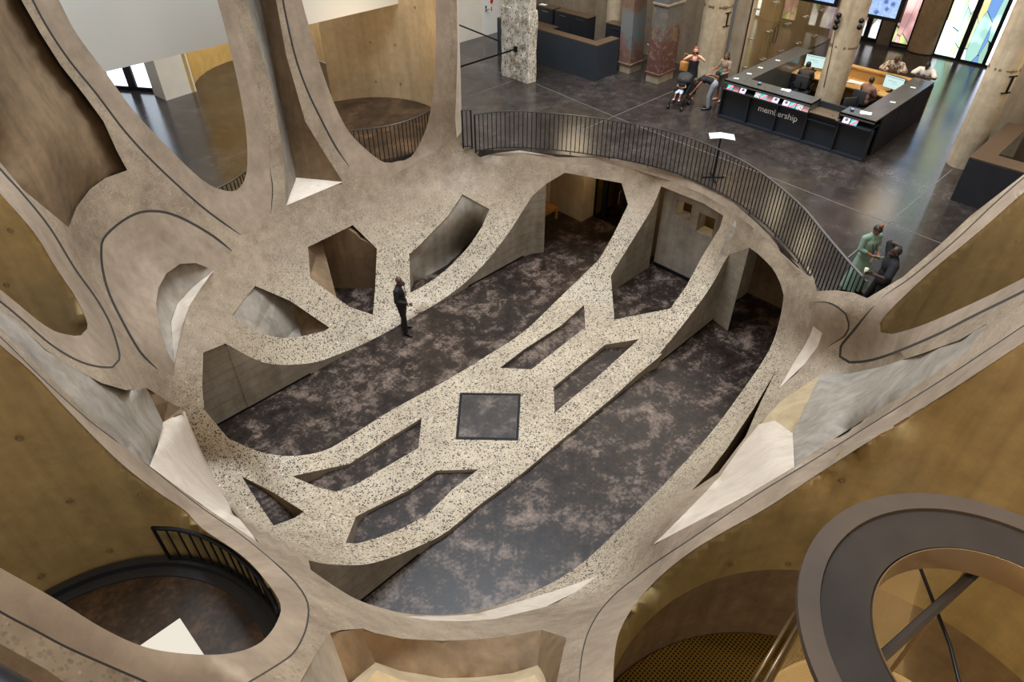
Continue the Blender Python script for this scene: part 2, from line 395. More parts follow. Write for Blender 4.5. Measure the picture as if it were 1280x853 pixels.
# ---- pockets between the tubes
hPF = [(248, -228), (308.4, 0), (342, 121), (355, 197), (357.6, 257), (428.6, 227.3), (398.5, 180), (381.6, 152), (358, 70), (345, 0), (302, -228)]
hPG = [(-125, 290), (-60, 347), (19.7, 400), (56, 436.6), (93, 460.5), (126.7, 479), (157.6, 488), (183, 485), (225, 511), (231, 514), (242, 541), (270, 602.6), (291, 639), (324, 679), (264.6, 640), (225, 611), (187, 583), (157.6, 562), (121, 529.5), (84.4, 493), (42, 453.5), (0, 411), (-60, 358), (-125, 302)]
hPH = [(1025, 468.7), (1061.5, 467), (1100, 459), (1150, 443), (1200, 425), (1233, 405), (1208, 440), (1160, 473), (1100, 512), (1025, 560), (991, 585.5), (932, 620), (870, 653), (817, 680.6), (878.5, 619), (901, 594), (929, 554.5), (949, 530.6), (977, 501)]
hPI = [(412.6, 791.7), (426.7, 788), (453.4, 786), (469, 791.7), (502.6, 798.8), (553, 801.6), (600, 799.5), (640, 794.5), (676.6, 787.5), (707.5, 797.4), (702, 824), (696, 853), (690, 908), (352, 908), (375, 853), (395, 818)]
hPJ = [(-125, -228), (-70, -228), (-20, -80), (26.7, 0), (50.7, 42), (76, 81.6), (107, 121), (129.5, 152), (146, 188.6), (159, 213), (132, 222.5), (112.6, 236.6), (95.7, 259), (85.8, 284.4), (28, 236.6), (0, 203), (-125, 80)]
hNI = [(267.4, 338), (245, 329), (225, 330), (208, 342), (198, 360), (195, 380), (198, 402.6), (209.7, 440), (218, 455), (221, 440), (226.6, 411), (236.4, 383), (250.5, 360.4)]
HOLES = {k: dens(v) for k, v in dict(T2=hT2, T1=hT1, LO=hLO, BL=hBL, BR=hBR, RO=hRO, C1=hC1, C2=hC2, R=hR, S1=hS1, S2=hS2, S3=hS3, S4=hS4, PA=hPA, PB=hPB, PC=hPC, PD=hPD, PE=hPE, PF=hPF, PG=hPG, PH=hPH, PI=hPI, PJ=hPJ, NI=hNI).items()}
HOLES['HALL'] = HALL
for key, segs in (('C1', ((W1, V1),)), ('C2', ((W2[:6], V2), (W2[6:], V2))), ('R', ((W3, V3),))):   # the flat faces stay flat
    for seg, v in segs:
        L = np.array(spl(seg, n=6))
        for p in HOLES[key]:
            d = np.array(p) - L[:-1]; e = L[1:] - L[:-1]; t = np.clip((d * e).sum(1) / np.maximum((e * e).sum(1), 1e-9), 0, 1)
            if np.hypot(*(d - e * t[:, None]).T).min() < 1.2: _snap[(round(p[0], 3), round(p[1], 3))] = pv(*p, v)
# ---- outer joints of the smooth sleeves
jT2l = spl([(345, -60), (353.5, 0), (367.5, 64.7), (381.6, 107), (398.5, 143.5), (421, 186), (445, 219.5)])
jT2r = spl([(549, 186), (556, 152), (561.8, 84.4), (563, 0), (563, -60)])
jT1l = spl([(12, -60), (40.8, 0), (60.5, 36.6), (87, 76), (121, 118), (157.6, 166), (197, 208), (253, 259), (301, 294)])
jT1r = spl([(338.5, 267.6), (340.8, 236.6), (338, 215), (336.6, 197), (326.7, 135), (314, 70), (302.6, 42), (294, 0), (280, -60)])
jLO = spl([(-60, 140), (0, 211), (28, 242), (62, 284.4), (93, 335), (121, 374.5), (138, 405.5), (147.8, 436), (149, 450), (140.7, 459), (118, 457.7), (93, 449), (62, 429.6), (28, 400), (0, 377), (-60, 333)])
jBLu = spl([(-60, 368), (0, 421), (56, 476), (112.6, 526.7), (169, 569), (225, 614), (262, 642), (300, 668), (345, 705), (372, 732), (384.5, 754), (385, 773.5), (379, 796), (365, 818.5), (336.6, 838), (310, 854), (290, 868)])
jBLd = spl([(200, 862), (180, 852), (140.7, 835), (84.4, 810), (42, 787.5), (0, 765), (-60, 728)])
jBR = spl([(724, 900), (724, 853), (730, 807), (744, 773.5), (766.7, 745), (797.6, 720), (820, 703), (879, 663.7), (949, 616.5), (1019, 574), (1100, 523.6), (1190, 467), (1280, 407), (1340, 366)])
jRO = spl([(1340, 176), (1280, 222), (1241.5, 256), (1193.6, 301), (1140, 346), (1100.7, 374), (1064, 417), (1051, 433.5), (1050, 446), (1061.5, 453), (1100, 447.5), (1168, 420), (1213, 397), (1280, 364), (1340, 332)])
jNI = spl([(197, 462), (174.5, 439), (149, 394), (135, 363), (128, 335), (126.7, 312.6), (129.5, 298.5), (146, 281.6), (169, 267.6), (191, 264), (214, 267.6), (239, 278.8), (267, 295.7), (290, 314)])
jNR = spl([(1017.7, 378), (1033, 378), (1047, 384), (1057, 392.5), (1061, 405), (1055.7, 420), (1027.7, 439), (1005, 464), (974, 487)])
SLEEVES = [jT2l + [(497, 216)] + jT2r + [(563, -226), (310, -226)],
           jT1l + [(322, 290)] + jT1r + [(240, -226), (-62, -226)],
           jLO + [(-122, 285), (-122, 75)],
           jBLu + jBLd + [(-122, 690), (-122, 312)],
           jBR + [(1402, 328), (1402, 906), (728, 906)],
           jRO + [(1402, 302), (1402, 132)],
           jNI + [(267, 338), (236, 384), (221, 443), (217, 470)],
           strip([(p[0] + .0, p[1] + 5) for p in RIM[1:12]], 9.5),
           jNR + [(991, 456), (1005, 433.5), (1010, 412)]]
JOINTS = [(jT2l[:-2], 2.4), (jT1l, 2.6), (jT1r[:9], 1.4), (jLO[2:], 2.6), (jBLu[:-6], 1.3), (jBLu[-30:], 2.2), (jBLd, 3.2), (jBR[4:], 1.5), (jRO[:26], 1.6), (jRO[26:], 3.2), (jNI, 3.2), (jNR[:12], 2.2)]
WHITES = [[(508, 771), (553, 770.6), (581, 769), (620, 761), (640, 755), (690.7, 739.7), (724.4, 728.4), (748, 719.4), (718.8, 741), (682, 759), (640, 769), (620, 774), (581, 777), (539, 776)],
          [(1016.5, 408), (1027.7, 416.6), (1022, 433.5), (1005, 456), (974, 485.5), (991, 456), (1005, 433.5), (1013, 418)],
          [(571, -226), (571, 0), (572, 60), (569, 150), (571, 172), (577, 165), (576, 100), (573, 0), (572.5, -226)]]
BROWNS = [[(-122, 734), (0, 805), (59, 838), (84, 856), (110, 906), (-122, 906)]]
DOMAIN = dens([(-126, -230), (1406, -230), (1406, 909), (-126, 909)], 28)

def cdt(polys, pts=(), step=None):
    """constrained triangulation; returns vertices, triangles and the polygons each triangle lies in"""
    V, F = [], []; idx = {}
    for poly in polys:
        f = []
        for p in poly:
            k = (round(p[0], 3), round(p[1], 3))
            if k not in idx: idx[k] = len(V); V.append(k)
            if not f or f[-1] != idx[k]: f.append(idx[k])
        F.append(f)
    F = [f if sum(V[f[i - 1]][0] * V[f[i]][1] - V[f[i]][0] * V[f[i - 1]][1] for i in range(len(f))) > 0 else f[::-1] for f in F]
    V += [tuple(p) for p in pts]
    r = delaunay_2d_cdt([Vector(v) for v in V], [], F, 0, 1e-4, True)
    return [tuple(v) for v in r[0]], r[2], r[5]
def patch(name, pts, mat, smooth=True, parent=None, step=None):
    """a face of a pocket: (x, y, metres behind the carved surface) corner points, subdivided"""
    Q = [(p[0], p[1]) for p in pts]; n = len(Q); A = np.array(Q); out, tb = [], []
    for i in range(n):                                   # depths along the outline: the surface itself plus a straight run of setbacks
        a, b = A[i], A[(i + 1) % n]; k = max(1, int(np.hypot(*(b - a)) / (step or 16)))
        for j in range(k):
            f = j / k; q = tuple(np.round(a + (b - a) * f, 3)); out.append((float(q[0]), float(q[1]))); d = pts[i][2] * (1 - f) + pts[(i + 1) % n][2] * f
            if d == pts[i][2] == pts[(i + 1) % n][2] or pts[i][2] == 0 or pts[(i + 1) % n][2] == 0 or True:
                ta = np.linalg.norm(E(*Q[i], pts[i][2]) - CAM) / np.linalg.norm(ray(*Q[i])); t2_ = np.linalg.norm(E(*Q[(i + 1) % n], pts[(i + 1) % n][2]) - CAM) / np.linalg.norm(ray(*Q[(i + 1) % n]))
                on = abs(pts[i][2]) < .2 and abs(pts[(i + 1) % n][2]) < .2
                tb.append(np.linalg.norm(E(*out[-1], d) - CAM) / np.linalg.norm(ray(*out[-1])) if on else 1 / ((1 - f) / ta + f / t2_))
    OA, TB = np.array(out), np.array(tb); extra = []
    for _ in range(1): TB = (np.roll(TB, 1) + 2 * TB + np.roll(TB, -1)) / 4
    if step:
        for X in np.arange(A[:, 0].min(), A[:, 0].max(), step):
            for Y in np.arange(A[:, 1].min(), A[:, 1].max(), step): extra.append((X + .013, Y + .017))
    V, F, O = cdt([out], extra); verts = []
    for x, y in V:
        w = 1 / (((OA - (x, y)) ** 2).sum(1) + 1e-4) ** 1.1
        verts.append(CAM + ray(x, y) / float((w / TB).sum() / w.sum()))
    faces = [f[::-1] for f, o in zip(F, O) if 0 in o]
    return struct(mesh_obj(name, verts, faces, mat, parent, smooth))

_g = []
for j, Y in enumerate(np.arange(-222, 905, 13.0)):
    for X in np.arange(-118 + (6.5 if j % 2 else 0), 1402, 13.0): _g.append((X + .21, Y + .13))
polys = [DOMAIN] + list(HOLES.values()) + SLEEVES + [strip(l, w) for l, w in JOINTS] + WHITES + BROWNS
nH, nS, nJ = len(HOLES), len(SLEEVES), len(JOINTS)
V, F, O = cdt(polys, _g)
use = {}
parts = {}
for f, o in zip(F, O):
    o = set(o)
    if 0 not in o or any(1 <= q <= nH for q in o): continue
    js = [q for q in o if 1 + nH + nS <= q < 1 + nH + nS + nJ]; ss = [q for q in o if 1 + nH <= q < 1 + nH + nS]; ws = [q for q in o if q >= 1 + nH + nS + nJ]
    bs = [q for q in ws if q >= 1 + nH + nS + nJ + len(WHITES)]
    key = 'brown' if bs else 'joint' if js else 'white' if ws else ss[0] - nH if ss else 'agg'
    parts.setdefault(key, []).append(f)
V3D = {}
def v3(i):
    if i not in V3D: V3D[i] = E(round(V[i][0], 3), round(V[i][1], 3))
    return V3D[i]
for key, fs in parts.items():
    ids = {}; vv = []; ff = []
    for f in fs:
        t = []
        for i in f:
            if i not in ids: ids[i] = len(vv); vv.append(v3(i))
            t.append(ids[i])
        ff.append(t[::-1])
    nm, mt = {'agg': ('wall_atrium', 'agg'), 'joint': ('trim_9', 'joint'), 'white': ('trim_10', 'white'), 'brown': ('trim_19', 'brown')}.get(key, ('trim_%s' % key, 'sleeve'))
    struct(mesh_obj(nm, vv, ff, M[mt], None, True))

def edge_wall(name, line, mat, floor=None, depth=None, smooth=False):
    """the cut thickness below an opening's edge: straight down to a floor, or back along the tube"""
    P = [E(*p) for p in line]
    Q = [np.array([q[0], q[1], floor]) if floor is not None else E(p[0], p[1], depth) for p, q in zip(line, P)]
    n = len(P); vs = P + Q
    return vs, [(i, i + 1, n + i + 1, n + i) for i in range(n - 1)]
def edges(name, items, mat, smooth=False):
    vs, fs = [], []
    for line, fl, dp in items:
        a, b = edge_wall(name, line, mat, fl, dp); k = len(vs); vs += list(a); fs += [tuple(i + k for i in f) for f in b]
    return struct(mesh_obj(name, vs, fs, mat, None, smooth))
cl = lambda h: list(h) + [h[0]]
def sub(h, a, b):
    """piece of a dense outline from the vertex nearest a to the one nearest b, going forward"""
    i = min(range(len(h)), key=lambda k: math.dist(h[k], a)); j = min(range(len(h)), key=lambda k: math.dist(h[k], b))
    return h[i:j + 1] if j >= i else h[i:] + h[:j + 1]
H = HOLES
edges('wall_corridor_left', [(sub(H['C1'], (282.2, 429.6), (682.7, 230)), 0, None)], M['plank'])
edges('wall_corridor_middle', [(sub(H['C1'], (785, 256), (285, 548)), 0, None), (sub(H['S1'], (730, 381), (700, 408)), 0, None), (cl(H['S1']), 0, None), (cl(H['S2']), 0, None), (cl(H['S3']), 0, None), (cl(H['S4']), 0, None)], M['plank'])
edges('wall_corridor_right', [(sub(H['C2'], (936.7, 309.8), (385.8, 700.8)), 0, None), (sub(H['C2'], (780, 655), (950, 456)), 0, None)], M['plank'])
edges('wall_room', [(sub(H['R'], (768, 399.8), (826.4, 233)), 0, None), (sub(H['R'], (904.4, 269.8), (768, 399.8)), 0, None)], M['plank'])
edges('trim_11', [(cl(H['PD']), 0, None), (cl(H['PE']), 0, None)], M['brown'])
edges('trim_12', [(cl(H[k]), None, .45) for k in ('T1', 'T2', 'LO', 'BL', 'BR', 'RO', 'PI')] + [(sub(H['C1'], (665.5, 244.7), (785, 256)), None, .5), (sub(H['R'], (826.4, 233), (904.4, 269.8)), None, .5)], M['sleeve'], True)
# ================================================================== FLOORS, BASEMENT WALLS
def plane(name, pts, z, mat, th=.25):
    bm = NB(); prism(bm, pts, z - th, z); return struct(bm_obj(name, bm, mat))
plane('floor_basement', [(-6, -6), (24, -6), (24, 24), (-6, 24)], 0, M['bfloor'])
rim3 = [pz(*p, GZ) for p in RIM]
def wallp(name, a, b, z0, z1, mat, th=.2, side=1, clip=False, m=.16):
    """upright wall slab from a to b (plan points); with clip its top stays behind the carved surface"""
    a, b = np.array(a[:2]), np.array(b[:2]); L = np.linalg.norm(b - a); d = (b - a) / L; n = np.array([-d[1], d[0]]) * th * side
    bm = NB()
    if not clip:
        prism(bm, [a, b, b + n, a + n], z0, z1)
        return struct(bm_obj(name, bm, mat))
    k = max(2, int(L / .12)); cols = []
    for i in range(k + 1):
        q = a + d * L * i / k; z = z0
        while z < z1 and behind((q[0], q[1], z + .06), m): z += .06
        cols.append((q, max(z, z0 + .02)))
    F_ = [(bm.verts.new((q[0], q[1], z0)), bm.verts.new((q[0], q[1], z)), bm.verts.new((q[0] + n[0], q[1] + n[1], z)), bm.verts.new((q[0] + n[0], q[1] + n[1], z0))) for q, z in cols]
    for A, B in zip(F_, F_[1:]):
        for i in range(4): bm.faces.new((A[i], B[i], B[(i + 1) % 4], A[(i + 1) % 4]))
    bm.faces.new(F_[0]); bm.faces.new(F_[-1][::-1])
    return struct(bm_obj(name, bm, mat))
# far ends of the corridors, under the ground floor
wallp('wall_left', (-2, V1 + .012), (4.6, V1 + .012), 0, 2.6, M['plank'], .4, clip=True, m=.03)
wallp('wall_right', (-2, V2 + .012), (2.9, V2 + .012), 0, 2.6, M['plank'], .12, clip=True, m=.1)
wallp('wall_end', (-2, 4), (-2, 14), 0, 2.4, M['brown'], .3)
B1, B2, B3, B4 = pz(684, 304), pz(727.5, 277.5), pz(738, 271), pz(759, 287)
bx = thing('x', None, None); D.objects.remove(bx)
wallp('wall_bench', (14.7, 14.75), (17.2, 14.75), 0, 3.0, M['tan'], .3, clip=True)
wallp('wall_return', (14.62, 13.1), (14.62, 14.75), 0, 2.2, M['plank'], .3, clip=True)
bm = NB(); c0 = pz(727, 277.4); box(bm, c0[0], c0[0] + 2.2, c0[1], c0[1] + 1.6, 0, 3.0); struct(bm_obj('wall_pier', bm, M['tan']))
wallp('wall_lobby', (18.7, 17), (18.7, 10), 0, 3.0, M['brown'], .3, -1)
wallp('wall_lobby_side', (14, 10.5), (19, 10.5), 0, 3.0, M['brown'], .3, -1, clip=True)
# room under the slab with two openings in its back wall
RU = 16.3
def wall_holes(name, u, v0, v1, z0, z1, holes, mat, th=.45):
    vs = sorted({v0, v1} | {h[0] for h in holes} | {h[1] for h in holes}); zs = sorted({z0, z1} | {h[2] for h in holes} | {h[3] for h in holes})
    bm = NB()
    for a, b in zip(vs, vs[1:]):
        for c, d in zip(zs, zs[1:]):
            if any(h[0] <= a and b <= h[1] and h[2] <= c and d <= h[3] for h in holes): continue
            box(bm, u, u + th, a, b, c, d)
    bmesh.ops.remove_doubles(bm, verts=bm.verts[:], dist=1e-4)
    bm.faces.ensure_lookup_table()
    return struct(bm_obj(name, bm, mat))
wall_holes('wall_room_back', RU, 7.1, 9.85, 0, 3.0, [(8.87, 9.4, 1.94, 2.48), (8.06, 8.6, 1.72, 2.34)], M['grey'])
wallp('wall_room_beyond', (18.2, 6.9), (18.2, 10.2), 0, 3.0, M['gold'], .2, -1)
bm = NB(); box(bm, RU - .06, RU, 7.1, 9.82, 0, .09); struct(bm_obj('baseboard_room', bm, M['black']))
# right corridor runs on under the slab
wallp('wall_tunnel_left', (13.6, V2 + .012), (17, V2 + .012), 0, 3.0, M['plank'], .25, clip=True, m=.05)
wallp('wall_tunnel_end', (17.0, 7.1), (17.0, 1), 0, 3.0, M['brown'], .2, 1)
wallp('wall_tunnel_right', (2, 4.2), (17.5, 4.2), 0, .05, M['plank'], .2, -1)
bm = NB(); box(bm, .5, 5.6, V1 - .015, V1 + .01, 0, .05); box(bm, 11.2, 14.6, V1 - .015, V1 + .01, 0, .05); struct(bm_obj('baseboard_left', bm, M['black']))
bm = NB(); box(bm, .5, 4.2, V2 - .015, V2 + .01, 0, .05); box(bm, 12.3, 16.5, V2 - .015, V2 + .01, 0, .05); struct(bm_obj('baseboard_right', bm, M['black']))

# ================================================================== POCKETS BETWEEN THE TUBES
# left pockets of the bowl: upright walls standing on the basement floor
pc, pb, pl = pz(414.5, 360.4), pz(469.4, 360.4), pz(421, 371.5)
def ext(a, b, k0, k1):
    d = b - a; return a - d * k0, b + d * k1
def poly3(name, P, mat):
    return struct(mesh_obj(name, P, [tuple(range(len(P)))], mat))
up = lambda p, z: np.array([p[0], p[1], z])
poly3('wall_pocket_side', [E(384.5, 309.5, .02), up(pc, 1.78), pc, E(421, 373, .02), E(387, 348.5, .02)], M['brown'])
a, b = ext(pc, pb, 0, .6); wallp('wall_pocket_back', a, b, 0, 4.4, M['brown'], .15, 1, clip=True, m=.02)
def dz0(x, y): return (x, y, float(np.linalg.norm(pz(x, y) - CAM) - np.linalg.norm(E(x, y) - CAM)))
patch('wall_recess', [(511.6, 318, .05), (524, 307, .05), (560, 270, .05), (578, 243, .05), (612, 261.6, .04), (607, 275, .04), dz0(590, 299), dz0(575, 316), dz0(560, 331), dz0(540, 342), dz0(517, 353.4)], M['grey'], True, None, 9)
poly3('wall_recess_end', [E(511.6, 318, .05), pz(517, 353.4), pz(513, 366)], M['grey'])
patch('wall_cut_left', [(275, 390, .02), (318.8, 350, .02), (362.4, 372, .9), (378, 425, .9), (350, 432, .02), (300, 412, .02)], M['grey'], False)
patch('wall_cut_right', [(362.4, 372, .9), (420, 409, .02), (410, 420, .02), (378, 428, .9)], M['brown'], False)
# tall pocket between the two far tubes: two faces meeting in a corner over a whitened sill
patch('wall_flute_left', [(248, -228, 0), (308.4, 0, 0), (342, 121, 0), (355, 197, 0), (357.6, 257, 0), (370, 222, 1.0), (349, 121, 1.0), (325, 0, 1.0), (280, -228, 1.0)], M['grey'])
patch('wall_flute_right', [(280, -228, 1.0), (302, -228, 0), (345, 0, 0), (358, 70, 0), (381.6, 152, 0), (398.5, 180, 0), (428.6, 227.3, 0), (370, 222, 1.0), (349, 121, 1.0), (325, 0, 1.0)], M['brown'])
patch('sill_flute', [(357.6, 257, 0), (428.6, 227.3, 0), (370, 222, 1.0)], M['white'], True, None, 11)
# long pocket on the left
patch('wall_groove_left', [(-125, 290, 0), (-60, 347, 0), (19.7, 400, 0), (56, 436.6, 0), (93, 460.5, 0), (126.7, 479, 0), (157.6, 488, 0), (183, 485, 0), (204, 528, .75), (197, 558, .75), (187, 583, 0), (157.6, 562, 0), (121, 529.5, 0), (84.4, 493, 0), (42, 453.5, 0), (0, 411, 0), (-60, 358, 0), (-125, 302, 0)], M['grey'], True, None, 18)
patch('wall_groove_left_end', [(183, 485, 0), (225, 511, 0), (231, 514, 0), (204, 528, .75)], M['brown'], False)
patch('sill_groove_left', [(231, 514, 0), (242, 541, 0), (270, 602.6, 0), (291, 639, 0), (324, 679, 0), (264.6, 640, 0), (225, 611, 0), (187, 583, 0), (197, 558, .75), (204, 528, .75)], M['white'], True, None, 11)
# the same on the right
patch('wall_groove_right', [(1025, 468.7, 0), (1061.5, 467, 0), (1100, 459, 0), (1150, 443, 0), (1200, 425, 0), (1233, 405, 0), (1208, 440, 0), (1160, 473, 0), (1100, 512, 0), (1025, 560, 0), (993, 584, 0), (991, 542, .7)], M['grey'], True, None, 18)
patch('wall_groove_right_end', [(1025, 468.7, 0), (977, 501, 0), (949, 530.6, 0), (968.6, 526, .45), (991, 542, .7)], M['tan'], True, None, 11)
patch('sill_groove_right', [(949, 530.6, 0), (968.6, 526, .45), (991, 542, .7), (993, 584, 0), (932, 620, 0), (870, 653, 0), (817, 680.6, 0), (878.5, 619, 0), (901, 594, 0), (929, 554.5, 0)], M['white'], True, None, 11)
# stepped pocket at the near edge
lg = [(469, 828), (500, 839), (553, 848), (600, 847), (640, 842), (672, 832)]
lf = [(471, 838), (500, 850), (553, 859), (600, 858), (640, 853), (668, 844)]
patch('wall_steps_back', [(453.4, 786, 0), (469, 791.7, 0), (502.6, 798.8, 0), (553, 801.6, 0), (600, 799.5, 0), (640, 794.5, 0), (676.6, 787.5, 0)] + [(x, y, 1.1) for x, y in lg[::-1]], M['brown'], True, None, 12)
patch('wall_steps_left', [(412.6, 791.7, 0), (453.4, 786, 0), (469, 828, 1.1), (436, 856, 1.1)], M['brown'])
patch('wall_steps_right', [(676.6, 787.5, 0), (707.5, 797.4, 0), (702, 824, 0), (696, 853, .4), (692, 872, 1.1), (672, 832, 1.1)], M['brown'])
patch('sill_steps', [(436, 856, 1.1)] + [(x, y, 1.1) for x, y in lg] + [(692, 858, 1.1), (684, 866, .85)] + [(x, y, .85) for x, y in lf[::-1]] + [(446, 866, .85)], M['tan'], True)
patch('wall_steps_inner', [(446, 866, .85)] + [(x, y, .85) for x, y in lf] + [(684, 866, .85), (686, 912, 1.7), (446, 912, 1.7)], M['tan'], True)
patch('wall_steps_side', [(412.6, 791.7, 0), (436, 856, 1.1), (442, 912, 1.1), (350, 912, 0), (373, 853, 0), (394, 818, 0)], M['grey'], True)
# recess at the upper left
patch('wall_upper_recess', [(-125, -228, .3), (-60, -228, .5), (-20, -80, .6), (26.7, 0, .6), (50.7, 42, .6), (76, 81.6, .6), (107, 121, .6), (129.5, 152, .6), (148, 188, .7), (163, 215, .8), (130, 240, .9), (100, 275, .8), (85.8, 290, .2), (28, 236.6, .15), (0, 203, .15), (-125, 80, .15)], M['brown'], True, None, 20)
edges('trim_13', [(cl(H['PJ']), None, .85), (cl(H['PA']), None, .1), (cl(H['PC']), None, .1)], M['agg'])
# niche with a small opening
patch('wall_niche', [(267.4, 338, 0), (245, 329, .25), (225, 330, .3), (208, 342, .35), (198, 360, .4), (195, 380, .4), (198, 402.6, .4), (209.7, 440, .3), (218, 455, 0), (214, 402.6, .6), (222, 380, .6), (239, 360, .5)], M['grey'], True)
patch('sill_niche', [(267.4, 338, 0), (250.5, 360.4, 0), (236.4, 383, 0), (226.6, 411, 0), (221, 440, 0), (218, 455, 0), (214, 402.6, .6), (222, 380, .6), (239, 360, .5)], M['white'], True, None, 11)
edges('trim_14', [(sub(H['NI'], (267.4, 338), (218, 455)), None, .5)], M['sleeve'])

# ================================================================== THE TUBES
def near_poly(x, y, poly, m):
    A = np.array(poly); B = np.roll(A, -1, 0); d = B - A; q = np.array((x, y))
    t = np.clip(((q - A) * d).sum(1) / np.maximum((d * d).sum(1), 1e-9), 0, 1); dist = np.hypot(*(A + d * t[:, None] - q).T).min()
    cr = ((A[:, 1] > y) != (B[:, 1] > y)) & (x < d[:, 0] * (y - A[:, 1]) / np.where(d[:, 1] == 0, 1e-9, d[:, 1]) + A[:, 0])
    return dist < m or cr.sum() % 2 == 1
POCKETS = [HOLES[k] for k in ('PF', 'PG', 'PH', 'PI', 'PJ', 'NI')]
def grow(poly, k):
    A = np.array(poly); d = np.roll(A, -1, 0) - np.roll(A, 1, 0); d /= np.linalg.norm(d, axis=1)[:, None]
    sg = 1 if (A[:, 0] * np.roll(A[:, 1], -1) - np.roll(A[:, 0], -1) * A[:, 1]).sum() > 0 else -1
    return [(round(float(p[0] + q[1] * k * sg), 2), round(float(p[1] - q[0] * k * sg), 2)) for p, q in zip(A, d)]
def dist_poly(x, y, poly):
    A = np.array(poly); B = np.roll(A, -1, 0); d = B - A; q = np.array((x, y))
    t = np.clip(((q - A) * d).sum(1) / np.maximum((d * d).sum(1), 1e-9), 0, 1); return np.hypot(*(A + d * t[:, None] - q).T).min()
def cyl_t(x, y, c, R):
    r = ray(x, y); a = r[0] ** 2 + r[1] ** 2; b = -2 * (r[0] * c[0] + r[1] * c[1]); k = c[0] ** 2 + c[1] ** 2 - R * R; d = b * b - 4 * a * k
    return (-b + math.sqrt(max(d, 0))) / (2 * a)
def tube_wall(name, c, R, mat, hole, keep=None, drop=None, step=11, ring=24, back=.4):
    """the far inner side of a round concrete tube behind its opening, ending where it meets the carved surface"""
    hp = HOLES[hole]; out = grow(hp[::2], ring)
    A = np.array(hp); pts = []
    for X in np.arange(A[:, 0].min() - 24, A[:, 0].max() + 24, step):
        for Y in np.arange(A[:, 1].min() - 24, A[:, 1].max() + 24, step): pts.append((float(X) + .37, float(Y) + .29))
    polys = [out, hp] + ([keep] if keep else []) + ([drop] if drop else [])
    V, F, O = cdt(polys, pts); nk = 2; nd = 2 + (1 if keep else 0)
    use = [f for f, o in zip(F, O) if (1 in o or 0 in o and not near_poly(sum(V[i][0] for i in f) / 3, sum(V[i][1] for i in f) / 3, HOLES['HALL'], 4)) and (not keep or nk in o) and not (drop and nd in o)]
    df = np.array([tE(*p) + .02 - cyl_t(*p, c, R) for p in hp]); df[df < -.6] = 0
    if hole == 'BL' or hole == 'T2': df = np.maximum(df, 0)
    ids = {}; vs = []; fs = []
    for f in use:
        q = []
        for i in f:
            if i not in ids:
                x, y = V[i]; t = cyl_t(x, y, c, R); te = tE(round(x, 1), round(y, 1)); d = dist_poly(x, y, hp); inn = near_poly(x, y, hp, -1)
                if inn or d < .3:                         # meet the surface at the rim and ease back to the true round wall
                    HA = np.array(hp); near = np.hypot(*(HA - (x, y)).T); w = 1 / (near + .5) ** 3
                    t += float((w * df).sum() / w.sum()) * math.exp(-d / 60)
                else:
                    t = max(t, te + back + (1.2 if any(near_poly(x, y, p_, 3) for p_ in POCKETS) else 0))
                ids[i] = len(vs); vs.append(CAM + ray(x, y) * t)
            q.append(ids[i])
        fs.append(q[::-1])
    return struct(mesh_obj(name, vs, fs, mat, None, True))
def disc(name, c, R, z, mat, th=.2, n=64):
    return plane(name, [(c[0] + R * math.cos(2 * PI * i / n), c[1] + R * math.sin(2 * PI * i / n)) for i in range(n)], z, mat, th)
cT2 = (11.85, 18.6)
tube_wall('wall_tube_far', cT2, 2.62, M['tan'], 'T2', [(392, -260), (393, 0), (398.5, 30), (415.5, 127), (430, 230), (600, 230), (600, -260)])
disc('floor_tube_far', cT2, 2.62, GZ, M['wfloor'])
tube_wall('wall_tube_left', (-1.25, 10.0), 2.95, M['gold'], 'LO')
cBL = (-1.17, 5.9)
tube_wall('wall_tube_near', cBL, 2.3, M['gold'], 'BL', back=.75)
disc('floor_tube_near', cBL, 2.3, GZ, M['wfloor'])
cBR = (4.6, -1.0)
arc = [project((cBR[0] + 3.05 * math.cos(a), cBR[1] + 3.05 * math.sin(a), 3.1))[:2] for a in np.linspace(2.9, -.9, 60)]
arc = [(float(x), float(y)) for x, y in arc]
below = arc + [(arc[-1][0], 1100), (arc[0][0], 1100)]
tube_wall('wall_tube_lift', cBR, 3.05, M['gold'], 'BR', None, below, back=.75)
tube_wall('wall_tube_lift_base', cBR, 3.42, M['brown'], 'BR', below)
tube_wall('wall_tube_right', (11.4, -.6), 3.0, M['gold'], 'RO', ring=11, back=.12)


# cast-in tie rings on the tube walls
bm = NB()
for c, R, px in ((cBL, 2.3, ((24, 547), (87, 626), (176, 619), (137, 688), (51, 720))), (cBR, 3.05, ((1235, 491), (913, 706), (985, 705), (1052, 600))), ((11.4, -.6), 3.0, ((1267, 302),)), (cT2, 2.62, ((463, 53), (494, 56), (470, 102), (501, 105), (519, 9))), ((-1.25, 10.0), 2.95, ((13, 288), (8, 356)))):
    for x, y in px:
        p = Vector(CAM + ray(x, y) * cyl_t(x, y, c, R)); n = (Vector((c[0], c[1], p.z)) - p).normalized(); t = n.cross(Vector((0, 0, 1))); p += n * .012
        tube(bm, [p + t * .036 * math.cos(a) + Vector((0, 0, 1)) * .036 * math.sin(a) for a in np.arange(0, 2 * PI, PI / 8)], .007, 5, True)
struct(bm_obj('trim_20', bm, M['brown'], None, True))
